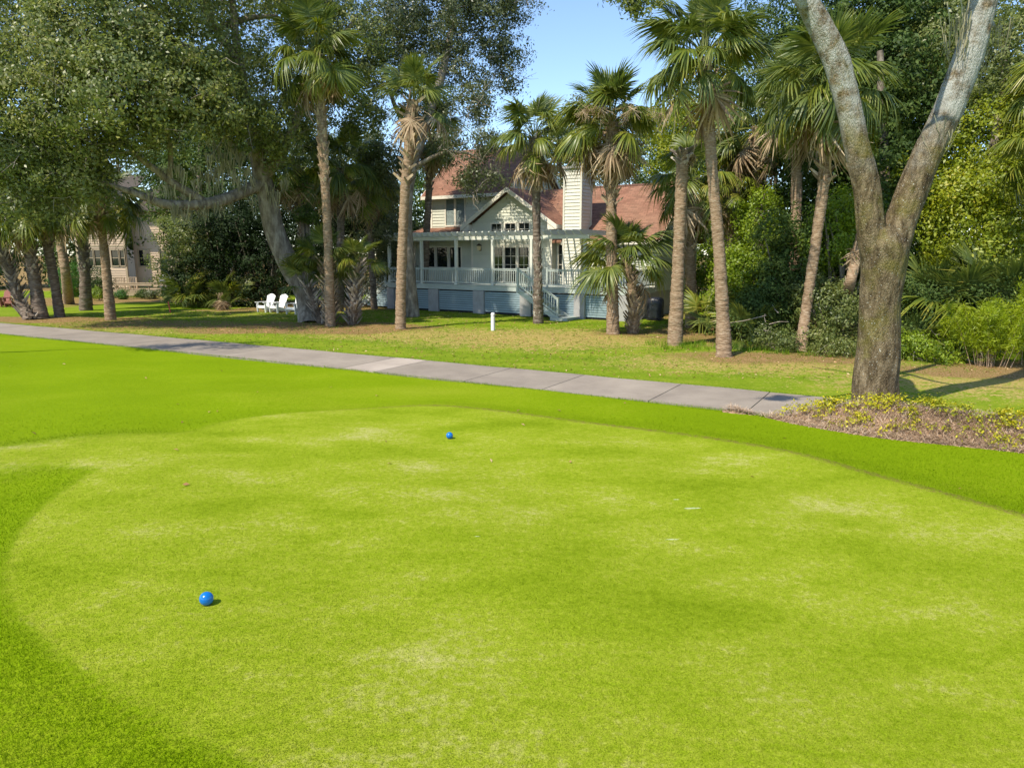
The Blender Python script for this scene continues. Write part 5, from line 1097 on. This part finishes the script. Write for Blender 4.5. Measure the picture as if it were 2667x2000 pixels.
shrub('dark thicket shrub left of centre under the mossy limb', [(560, 640, 47, 2.4), (520, 720, 46, 1.8), (590, 560, 48, 2.2), (600, 760, 46, 1.2)], 'shade', 402, 400, 42, .17, group=G_T, stems=9, **K)
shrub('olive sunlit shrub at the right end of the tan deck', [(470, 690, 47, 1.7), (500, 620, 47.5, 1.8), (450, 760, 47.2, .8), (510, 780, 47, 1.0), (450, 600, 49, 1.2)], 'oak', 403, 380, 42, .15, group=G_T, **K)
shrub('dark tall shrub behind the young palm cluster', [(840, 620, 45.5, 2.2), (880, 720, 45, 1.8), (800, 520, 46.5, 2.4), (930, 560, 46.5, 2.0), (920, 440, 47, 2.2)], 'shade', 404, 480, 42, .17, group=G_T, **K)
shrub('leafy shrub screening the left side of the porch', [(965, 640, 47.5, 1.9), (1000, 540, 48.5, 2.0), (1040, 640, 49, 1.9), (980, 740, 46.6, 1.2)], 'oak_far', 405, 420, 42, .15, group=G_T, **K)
shrub('ivy column climbing the palm beside the leaning oak', [(800, 560, 38.1, .55), (805, 640, 38.1, .5), (790, 480, 38.1, .5)], 'dark', 406, 110, 36, .11, name='ivy', cat='vine', sub=.25)
tree('background_tree', 'tall dark tree between the two houses behind the mossy limb', [([np.array([*gr(520, 778)[:2], -.2]), at(520, 600, 54), at(520, 420, 54), at(530, 300, 54)], [.4, .3, .2, .08])], [lobe(*a) for a in ((480, 480, 54, 2.6), (560, 430, 54, 2.8), (500, 360, 55, 2.8), (600, 500, 53, 2.4), (430, 420, 56, 2.2), (640, 380, 55, 2.6), (420, 540, 53, 1.4), (560, 300, 56, 2.8), (440, 320, 57, 2.6))], 'dark', 590, 620, 44, .22, group='distant trees behind the houses', sub=.6, shell=.3)
# right hand wood
G_R = 'vine covered trees of the right wood'
def vtree(label, lobes, leaf, seed, nclump, nleaf, size, trunk, **kw):
    kk = dict(K); kk.update(kw)
    t0 = gr(*trunk[0]); Yt = trunk[1]; P = [t0 - [0, 0, .2]] + [at(x, y, Yt) for x, y in trunk[2]]
    tree('vine_covered_tree', label, [(P, list(np.linspace(.32, .12, len(P))))], [lobe(*a) for a in lobes], leaf, seed, nclump, nleaf, size, group=G_R, **kk)
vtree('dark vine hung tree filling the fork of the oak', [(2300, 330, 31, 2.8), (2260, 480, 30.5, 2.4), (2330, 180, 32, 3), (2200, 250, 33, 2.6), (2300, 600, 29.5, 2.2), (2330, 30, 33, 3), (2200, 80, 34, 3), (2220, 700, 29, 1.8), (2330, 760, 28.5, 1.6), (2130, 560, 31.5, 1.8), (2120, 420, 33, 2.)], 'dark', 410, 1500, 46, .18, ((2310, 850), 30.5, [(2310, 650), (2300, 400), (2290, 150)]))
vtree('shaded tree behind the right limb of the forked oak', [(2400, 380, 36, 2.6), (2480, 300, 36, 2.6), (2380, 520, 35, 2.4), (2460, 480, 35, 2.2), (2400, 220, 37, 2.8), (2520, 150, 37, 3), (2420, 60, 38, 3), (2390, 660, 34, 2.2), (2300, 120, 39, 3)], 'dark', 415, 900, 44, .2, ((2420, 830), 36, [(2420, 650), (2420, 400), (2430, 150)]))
vtree('tree draped in sunlit yellow green vines at the right', [(2540, 560, 27, 2.0), (2460, 480, 28, 1.8), (2620, 480, 27, 2.0), (2560, 680, 26.3, 1.8), (2660, 640, 26.3, 1.9), (2470, 620, 27, 1.6), (2690, 360, 27.5, 2.0), (2600, 360, 28, 1.8), (2760, 520, 26.5, 2.2), (2440, 740, 26.8, 1.2)], 'vine', 411, 900, 52, .135, ((2570, 890), 27.5, [(2570, 700), (2580, 500), (2600, 300)]))
vtree('olive leaved tree high at the right edge above the vines', [(2560, 180, 29.5, 2.2), (2660, 120, 29, 2.4), (2600, 290, 29, 1.6), (2480, 90, 31, 2.2), (2620, -20, 30, 2.6), (2750, 200, 29, 2.4)], 'oak', 412, 560, 46, .14, ((2620, 880), 29.5, [(2620, 600), (2620, 300), (2620, 60)]))
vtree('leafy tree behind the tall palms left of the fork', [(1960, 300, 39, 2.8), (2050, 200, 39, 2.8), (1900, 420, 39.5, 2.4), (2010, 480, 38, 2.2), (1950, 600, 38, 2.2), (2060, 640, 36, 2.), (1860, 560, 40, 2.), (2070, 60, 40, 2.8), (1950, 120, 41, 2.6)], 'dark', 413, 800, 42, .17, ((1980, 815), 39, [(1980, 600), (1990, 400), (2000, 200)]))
vtree('pale green tree behind the end of the clapboard house', [(1770, 430, 55, 2.8), (1850, 380, 54, 3), (1690, 440, 57, 2.6), (1880, 480, 52, 2.4), (1780, 330, 57, 2.4), (1800, 560, 52, 2.0)], 'far', 414, 520, 44, .2, ((1800, 770), 55, [(1800, 620), (1800, 480), (1800, 380)]))
tree('background_tree', 'olive tree rising behind the chimney and the middle palms', [([np.array([*at(1520, 760, 62)[:2], -.2]), at(1520, 600, 62), at(1530, 420, 62), at(1530, 330, 62)], [.4, .3, .2, .08])], [lobe(*a) for a in ((1440, 380, 62, 2.2), (1500, 340, 63, 2.6), (1580, 350, 62, 2.6), (1660, 370, 62, 2.4), (1540, 420, 61, 2.4), (1470, 430, 61, 2.), (1620, 430, 61, 2.), (1730, 360, 62, 2.4))], 'oak_far', 595, 420, 42, .24, group='distant trees behind the houses', sub=.6, shell=.3)
tree('background_tree', 'yellow green tree behind the topped palm and the tall palm', [([np.array([*at(1800, 770, 52)[:2], -.2]), at(1800, 600, 52), at(1810, 420, 52), at(1810, 300, 52)], [.4, .3, .2, .08])], [lobe(*a) for a in ((1760, 330, 52, 2.2), (1820, 270, 53, 2.4), (1880, 220, 53, 2.4), (1880, 340, 51, 2.2), (1800, 420, 51, 2.0), (1740, 420, 52, 1.8), (1920, 280, 52, 2.))], 'vine', 596, 380, 42, .2, group='distant trees behind the houses', sub=.55, shell=.3)
G_S = 'shrubs along the front of the right wood'
shrub('bright green bush with sunlit tip behind the tall palm', [(1965, 560, 31.5, .95), (1975, 640, 31, 1.2), (1945, 700, 30.5, 1.3), (1905, 690, 31, 1.0), (1990, 520, 31.6, .6), (1920, 760, 30, 1.1)], 'bright', 420, 330, 46, .12, group=G_S, sub=.38)
shrub('blue green bush hugging the leaning palm', [(2040, 600, 28, 1.0), (2060, 700, 27.6, 1.1), (2020, 760, 27.6, 1.1), (2080, 640, 28, .9)], 'dark', 421, 230, 44, .125, group=G_S, sub=.38)
shrub('low tangled bush with dead twigs behind the tall palm base', [(1960, 820, 27.2, 1.1), (2020, 850, 26.8, 1.0), (1925, 850, 27, .8)], 'dark', 422, 230, 40, .11, group=G_S, sub=.36)
shrub('green leafy bush between leaning palm and oak trunk', [(2150, 800, 25.5, 1.0), (2200, 850, 25, .9), (2140, 880, 24.6, .7), (2110, 760, 26.4, .9), (2230, 760, 26, .9)], 'oak', 423, 270, 42, .10, group=G_S, sub=.34)
shrub('bright vine tangle between the palm and the oak limbs', [(2185, 560, 27, .9), (2160, 640, 27, .9), (2240, 560, 27.4, .7)], 'bright', 424, 170, 40, .11, group=G_S, sub=.34)
shrub('shadowed bush behind the oak trunk on the right side', [(2390, 840, 24.4, 1.0), (2450, 850, 24, 1.0), (2360, 780, 25, .9), (2430, 780, 25, 1.)], 'dark', 425, 260, 42, .10, group=G_S, sub=.34)
shrub('shadowed bush under the palmettos at the right', [(2530, 800, 24.4, 1.2), (2600, 780, 24.4, 1.2), (2660, 800, 24, 1.2), (2560, 880, 23.5, .8)], 'dark', 426, 280, 42, .11, group=G_S, sub=.36)
shrub('leafy shrubs closing the view past the right end of the house', [(1760, 700, 47, 1.6), (1840, 690, 46, 1.8), (1810, 620, 48, 1.8), (1880, 720, 44, 1.5), (1900, 640, 45, 1.8), (1770, 760, 46, 1.0)], 'bright', 427, 420, 44, .17, group=G_S, sub=.45)
shrub('dark undergrowth between the back palms of the right wood', [(2000, 700, 40, 1.8), (2080, 720, 38, 1.8), (2120, 640, 37, 1.8), (1960, 640, 41, 1.8), (2160, 740, 36, 1.6), (2050, 800, 37, 1.2)], 'dark', 428, 460, 44, .17, group=G_S, sub=.45)
shrub('low weedy bush between the oak trunk and the feathery plant', [(2395, 905, 22.4, .55), (2450, 925, 21.8, .5), (2350, 900, 23, .6), (2500, 915, 22.4, .5)], 'bright', 429, 150, 38, .085, group=G_S, sub=.26)
shrub('low weedy bush at the foot of the leaning palm', [(2150, 905, 23.6, .5), (2200, 910, 23.4, .5), (2050, 890, 24.6, .5), (1990, 880, 25, .5)], 'oak', 430, 150, 38, .085, group=G_S, sub=.26)
# feathery plants on cane stems
def feathery(label, px, py, h, n, seed, spread=.7):
    b = gr(px, py); root = empty('feathery_plant', b, label, 'plant', 'feathery plants at the right'); r = np.random.default_rng(seed); parts = []; P = []; 
    for i in range(n):
        a = r.uniform(0, 2 * pi); q0 = np.array([cos(a), sin(a) * .6, 0]) * r.random() * spread * .5; tip = q0 * 2.1 + np.array([r.normal() * .15, r.normal() * .1, h * r.uniform(.65, 1.05)]); mid = (q0 + tip) / 2 + np.array([0, 0, .15])
        Q, _ = smooth_path([q0, mid, tip], [1, 1, 1], .1); parts.append(tube_np(Q, np.linspace(.008, .003, len(Q)), 4))
        for k in range(int(len(Q) * .42), len(Q)):
            for _ in range(44): P.append(Q[k] + r.normal(size=3) * np.array([.10, .10, .08]))
    V, Fc = join_np(parts); ob('stem', mesh_np('stem', V, Fc, M['needle'], np.full(len(V), .35)), root)
    P = np.array(P); V, Fc = leaf_arrays(P, r.normal(size=P.shape), .17, r, .11, .02)
    ob('foliage', mesh_np('foliage', V, Fc, M['fern'], np.repeat(r.random(len(P)), 4)), root)
feathery('large feathery yellow green plant on cane stems near the right edge', 2575, 955, 1.9, 30, 501, 1.4)
feathery('small feathery yellow green plant left of the large one', 2500, 935, 1.3, 12, 502, .8)
feathery('feathery yellow green plant cut by the right edge', 2700, 950, 2.3, 26, 503, 1.3)
# far belt behind the houses
rb = np.random.default_rng(55)
for i, (px, Y, h) in enumerate(((-260, 66, 15), (-60, 72, 13), (130, 74, 16), (330, 70, 17), (520, 64, 15), (700, 60, 15), (880, 60, 14), (1120, 66, 12), (1330, 70, 11.5), (1500, 72, 11), (1680, 74, 10.5), (2000, 60, 15), (2200, 54, 16), (2420, 50, 17), (2680, 46, 16), (2950, 42, 15))):
    x = at(px, 700, Y)[0]; lb = []
    for k in range(15): lb.append((x + rb.normal() * 2.6, Y + rb.normal() * 1.6, h * (.08 + .8 * (k / 14)), rb.uniform(1.7, 2.7), rb.uniform(1.7, 2.5), rb.uniform(1.5, 2.3)))
    where = ['left of the frame beyond the tan house', 'at far left behind the palm cluster', 'behind the left end of the tan house', 'behind the tan house', 'right of the tan house roof', 'behind the dark thicket', 'behind the leaning oak crown', 'behind the left end of the clapboard house', 'behind the two storey block', 'behind the chimney', 'behind the right roof ridge', 'deep behind the tall palms', 'deep in the right wood left of the fork', 'deep in the right wood behind the fork', 'deep behind the sunlit vines', 'beyond the right edge of the picture'][i]
    tree('background_tree', 'distant leafy tree ' + where, [([np.array([x, Y, -.2]), np.array([x + .3, Y, h * .35]), np.array([x, Y, h * .75])], [.35, .28, .08])], lb, 'far' if i % 3 else 'oak_far', 600 + 7 * i, 330, 44, .31, group='distant trees behind the houses', sub=.75, shell=.3)
# hedge and shrubs round the tan house
hp = at(186, 700, 56)
shrub('clipped green hedge beside the tan house', [(178, 700, 56, .9), (186, 725, 56, 1.0), (192, 755, 56, .9), (172, 755, 56, .9), (160, 730, 57, .9)], 'hedge', 701, 260, 46, .1, name='hedge', cat='hedge', sub=.4, shell=.6)
shrub('dark rounded shrub at the corner of the low deck', [(248, 728, 54.5, 1.0), (262, 745, 54.4, .8)], 'dark', 702, 130, 42, .1, group='shrubs round the tan house', sub=.35)
shrub('small yellow green shrub at the foot of the tan house', [(252, 765, 51.5, .45), (262, 768, 51.3, .35)], 'bright', 703, 60, 36, .09, group='shrubs round the tan house', sub=.22)
for i, (px, py, lab) in enumerate(((320, 772, 'small round green shrub in the mulch, leftmost before the low deck'), (371, 770, 'small spiky shrub in the mulch, second before the low deck'), (396, 772, 'small grey green shrub in the mulch, third before the low deck'), (446, 768, 'small dark shrub in the mulch, nearest the thicket'))):
    b = gr(px, py + 8); shrub(lab, [np.array([b[0], b[1], .32, .42, .4, .34])], ['hedge', 'dark', 'oak_far', 'dark'][i], 710 + i, 40, 34, .10, group='small shrubs before the low deck', sub=.2)

# ------------------------------------------------------------------ planted bed round the forked oak
low = [(1925, 1068), (1990, 1083), (2100, 1107), (2300, 1141), (2500, 1163), (2667, 1180), (2850, 1200), (3050, 1222)]
lowp = [gr(x, y, .02)[:2] for x, y in low]
upp = [pt_arc(arc_at_x(x), -PW / 2 - .12) for x in np.linspace(13.0, near_x(1950, 1062), 10)]
BED = np.concatenate([curve2(lowp), np.array(upp)])
bx0, by0 = BED.min(0); bx1, by1 = BED.max(0)
gx_ = np.arange(bx0, bx1 + .1, .1); gy_ = np.arange(by0, by1 + .1, .1)
BX, BY = np.meshgrid(gx_, gy_); BD = poly_sd(BED, BX, BY)
def dist_line(P, X, Y):
    P = np.asarray(P); d = np.full(np.shape(X), 1e9)
    for a_, b_ in zip(P[:-1], P[1:]):
        e_ = b_ - a_; t_ = np.clip(((X - a_[0]) * e_[0] + (Y - a_[1]) * e_[1]) / (e_ @ e_), 0, 1); d = np.minimum(d, np.hypot(X - a_[0] - t_ * e_[0], Y - a_[1] - t_ * e_[1]))
    return d
LOWC = curve2(lowp)
def bed_z(X, Y, d):
    df = dist_line(LOWC, X, Y); db = dist_line(upp, X, Y); ins = ssn(d, -.04, .06)
    h = (.42 * ssn(df, 0, .6) + .24 * ssn(df, .3, 1.3) * np.exp(-((X - br[0]) / 2.4) ** 2)) * ssn(db, -.1, .14)
    return ground_z(X, Y) + .012 - .12 * ssn(-d, -.02, .14) + ins * h + .03 * np.sin(X * 5 + Y * 3) * np.clip(d, 0, .3) + .02 * np.sin(X * 11 - Y * 7) * np.clip(d, 0, .5)
BZ_ = bed_z(BX, BY, BD)
ok = BD > -.25; idx = -np.ones(BX.shape, int); idx[ok] = np.arange(ok.sum())
a, b, c, d = idx[:-1, :-1], idx[:-1, 1:], idx[1:, 1:], idx[1:, :-1]; g4 = (a >= 0) & (b >= 0) & (c >= 0) & (d >= 0)
bedm = mesh_np('planting_bed', np.stack([BX[ok], BY[ok], BZ_[ok]], 1), np.stack([a[g4], b[g4], c[g4], d[g4]], 1), M['earth'], smooth=True)
bed = ob('planting_bed', bedm); tag(bed, 'mounded bed of brown pine straw round the forked oak', kind='structure')
r = np.random.default_rng(88)
def bed_pts(n, dmin, dmax=9):
    X = r.uniform(bx0, bx1, n * 3); Y = r.uniform(by0, by1, n * 3); d = poly_sd(BED, X, Y); k = (d > dmin) & (d < dmax) & (X < 12.5)
    X, Y, d = X[k][:n], Y[k][:n], d[k][:n]; return np.stack([X, Y, bed_z(X, Y, d)], 1), d
P, d = bed_pts(42000, .0)
n = len(P); az = r.uniform(0, 2 * pi, n); el = r.normal(0, .35, n) + .12; l = r.uniform(.09, .24, n); w = .0028
D = np.stack([np.cos(az) * np.cos(el), np.sin(az) * np.cos(el), np.sin(el)], 1); E_ = np.stack([-np.sin(az), np.cos(az), 0 * az], 1) * w
P[:, 2] += .012 + r.random(n) * .06
V = np.stack([P - D * l[:, None] / 2 - E_, P - D * l[:, None] / 2 + E_, P + D * l[:, None] / 2 + E_, P + D * l[:, None] / 2 - E_], 1).reshape(-1, 3)
tag(ob('pine_straw', mesh_np('pine_straw', V, np.arange(4 * n).reshape(n, 4), M['needle'], np.repeat(r.random(n), 4))), 'loose brown pine straw mulch over the planted bed', 'pine straw', kind='stuff')
# yellow shrublets: thick along the back edge, scattered in front
C1, d1 = bed_pts(2600, .08)
bk = np.array([np.min(np.hypot(*(np.array(upp) - p[:2]).T)) for p in C1])
keep = (r.random(len(C1)) < np.where(bk < .40, .62, np.where(bk < .8, .22, .085))) & (np.hypot(C1[:, 0] - br[0], C1[:, 1] - br[1]) > .6); C1 = C1[keep]
LP, LN = [], []
for c_ in C1:
    k = r.integers(10, 42); hh = r.uniform(.04, .11) + .06 * (np.min(np.hypot(*(np.array(upp) - c_[:2]).T)) < .5); g = r.normal(size=(k, 3)) * np.array([.06, .06, .04]) * r.uniform(.6, 1.6); LP.append(c_ + g + [0, 0, hh]); LN.append(g * 6 + [0, 0, .9] + r.normal(size=(k, 3)) * .5)
LP, LN = np.concatenate(LP), np.concatenate(LN)
V, Fc = leaf_arrays(LP, LN, .05, r, .55)
tag(ob('yellow_ground_cover', mesh_np('yellow_ground_cover', V, Fc, M['gold'], np.repeat(r.random(len(LP)), 4))), 'yellow green ground cover shrublets scattered over the bed', 'ground cover', kind='stuff')
# weedy green grass tufts: bed weed, wood edge, path edges
def tufts(name, C, nb, h, w, label, seed, mat='blade', lean=.45):
    r = np.random.default_rng(seed); n = len(C) * nb; B = np.repeat(C, nb, 0) + r.normal(size=(n, 3)) * np.array([.03, .03, 0]) * (h / .06) ** .5
    az = r.uniform(0, 2 * pi, n); hh = h * r.uniform(.45, 1.25, n); le = np.abs(r.normal(0, lean, n)); s_ = np.stack([np.cos(az), np.sin(az), 0 * az], 1); t_ = np.stack([-np.sin(az), np.cos(az), 0 * az], 1) * (w / 2)
    tip = B + s_ * (hh * le)[:, None] + np.array([0, 0, 1]) * hh[:, None]
    V = np.stack([B - t_, B + t_, tip], 1).reshape(-1, 3)
    return tag(ob(name, mesh_np(name, V, np.arange(3 * n).reshape(n, 3), M[mat], np.repeat(r.random(n), 3))), label, 'grass', kind='stuff')
r = np.random.default_rng(91)
ex, sx_ = [], []
for s in np.arange(arc_at_x(-40), arc_at_x(13), .035):
    for off in (PW / 2 + .05, -PW / 2 - .05):
        p = pt_arc(s, off + r.normal() * .05); ex.append((p[0], p[1], float(.01)))
tufts('path_edge_grass', np.array(ex), 9, .06, .007, 'grass fringe overhanging both edges of the cart path', 92)
X = r.uniform(5, 19, 900); Y = r.uniform(21.5, 27, 900); C = np.stack([X, Y, ground_z(X, Y)], 1); C = C[(Y > 24.5 - .28 * (X - 6)) & (r.random(900) < .8)]
tufts('wood_edge_weeds', C, 12, .24, .014, 'tall weedy grass along the front of the right wood', 93, lean=.6)
X = r.uniform(-22, 14, 13000); Y = r.uniform(17, 46, 13000); s = side_of_path(X, Y); k = (s > 1.4) & (Y > 20); C = np.stack([X[k], Y[k], ground_z(X[k], Y[k])], 1)
tufts('lawn_tufts', C, 9, .055, .008, 'short uneven grass tufts of the house lawn', 94)
# fallen leaves on lawn and turf
X = np.concatenate([r.uniform(-24, 16, 6000), r.uniform(-16, 8, 60)]); Y = np.concatenate([r.uniform(19, 42, 6000), r.uniform(9, 26, 60)]); s = side_of_path(X, Y); k = (s > 1.3) | (np.arange(len(X)) > 5999)
k &= ~((s < 1.35) & (s > -1.6)); P = np.stack([X[k], Y[k], ground_z(X[k], Y[k]) + .022], 1); Nn = np.array([0, 0, 1]) + r.normal(size=P.shape) * .35
V, Fc = leaf_arrays(P, Nn, .085, r, .5)
tag(ob('fallen_leaves', mesh_np('fallen_leaves', V, Fc, M['litter'], np.repeat(r.random(len(P)), 4))), 'dry fallen leaves scattered over lawn and turf', 'leaves', kind='stuff')
# dead twigs and branch at the right wood
tw = []
for px, py, Y, n in ((2455, 900, 23.3, 9), (1990, 840, 25.6, 8), (2420, 930, 22.6, 6)):
    for k in range(n):
        p = at(px + r.normal() * 40, py + r.normal() * 18, Y); d = r.normal(size=3) * np.array([.7, .3, .35]); tw.append(tube_np(np.array([p, p + d * .5 + r.normal(size=3) * .06, p + d]), [.016, .012, .005], 5))
V, Fc = join_np(tw); tag(ob('dead_twigs', mesh_np('dead_twigs', V, Fc, M['boot_d'], np.full(len(V), .9), smooth=True)), 'bare dead twigs tangled at the wood edge', 'twigs', kind='stuff')
V, Fc = limb_set([([at(2395, 880, 23), at(2450, 905, 22.8), at(2490, 925, 22.5), at(2550, 945, 22.2)], [.035, .03, .025, .012])], 5, 8); tag(ob('fallen_branch', mesh_np('fallen_branch', V, Fc, M['boot_d'], np.full(len(V), .9), smooth=True)), 'bare dead branch leaning at the wood edge right of the oak', 'branch')
# sand filled divots on the tee
md = mat_var('divot sand', (.30, .36, .16), (.44, .47, .28), 12, .95, bmp=.4, bscale=60, bdist=.004)
for px, py, l, w in ((1812, 1322, .30, .030), (1755, 1400, .24, .018), (1762, 1299, .13, .014), (1243, 1397, .09, .014)):
    p = gr(px, py, .12); z = float(ground_z(np.array([p[0]]), np.array([p[1]]))[0]); V = []; nn = 22
    for k in range(nn): a = 2 * pi * k / nn; f = r.uniform(.7, 1.2); V.append((p[0] + cos(a) * l / 2 * f, p[1] + sin(a) * w * f, z - .002))
    V.append((p[0], p[1], z + .004)); me = bpy.data.meshes.new('sand_divot'); me.from_pydata(V, [], [(k, (k + 1) % nn, nn) for k in range(nn)]); me.materials.append(md); ob('sand_divot', me, ground)

# single blades of turf in the foreground, thinning out with distance
r = np.random.default_rng(123); n = 460000
d_ = 3.4 * (17.0 / 3.4) ** r.random(n); X = (r.random(n) * 2 - 1) * (d_ * .78 + .3); Y = d_
sd_t = poly_sd(TEE, X, Y)
keep = (r.random(n) > ssn(d_, 7, 17)) & (poly_sd(BED, X, Y) < 0) & (side_of_path(X, Y) < -1.3); X, Y, sd_t, d_ = X[keep], Y[keep], sd_t[keep], d_[keep]
n = len(X); Z = ground_z(X, Y, sd_t) - .002; az = r.uniform(0, 2 * pi, n); tall = np.where(sd_t > 0, .013, .013 + .013 * ssn(-sd_t, 0, .2)) * r.uniform(.5, 1.3, n); w = .004 + .0005 * d_
le = r.normal(0, .55, n); S_ = np.stack([np.cos(az), np.sin(az), 0 * az], 1); T_ = np.stack([-np.sin(az), np.cos(az), 0 * az], 1) * w[:, None] / 2
B_ = np.stack([X, Y, Z], 1); tip = B_ + S_ * (tall * le)[:, None]; tip[:, 2] += tall
me = mesh_np('turf_blades', np.stack([B_ - T_, B_ + T_, tip], 1).reshape(-1, 3), np.arange(3 * n).reshape(n, 3), M['turf_blade'], np.repeat(r.random(n), 3))
for nme, arr in (('tee', tee_attr(sd_t, X, Y)), ('lawn', 0 * X), ('seam', .15 + .85 * ssn(X, -4.5, -1.0) * ssn(Y, 5, 7))):
    a = me.attributes.new(nme, 'FLOAT', 'POINT'); a.data.foreach_set('value', np.repeat(arr, 3).astype(np.float32))
tag(ob('turf_blades', me), 'short mown grass blades of the foreground tee and surround', 'grass', kind='stuff')
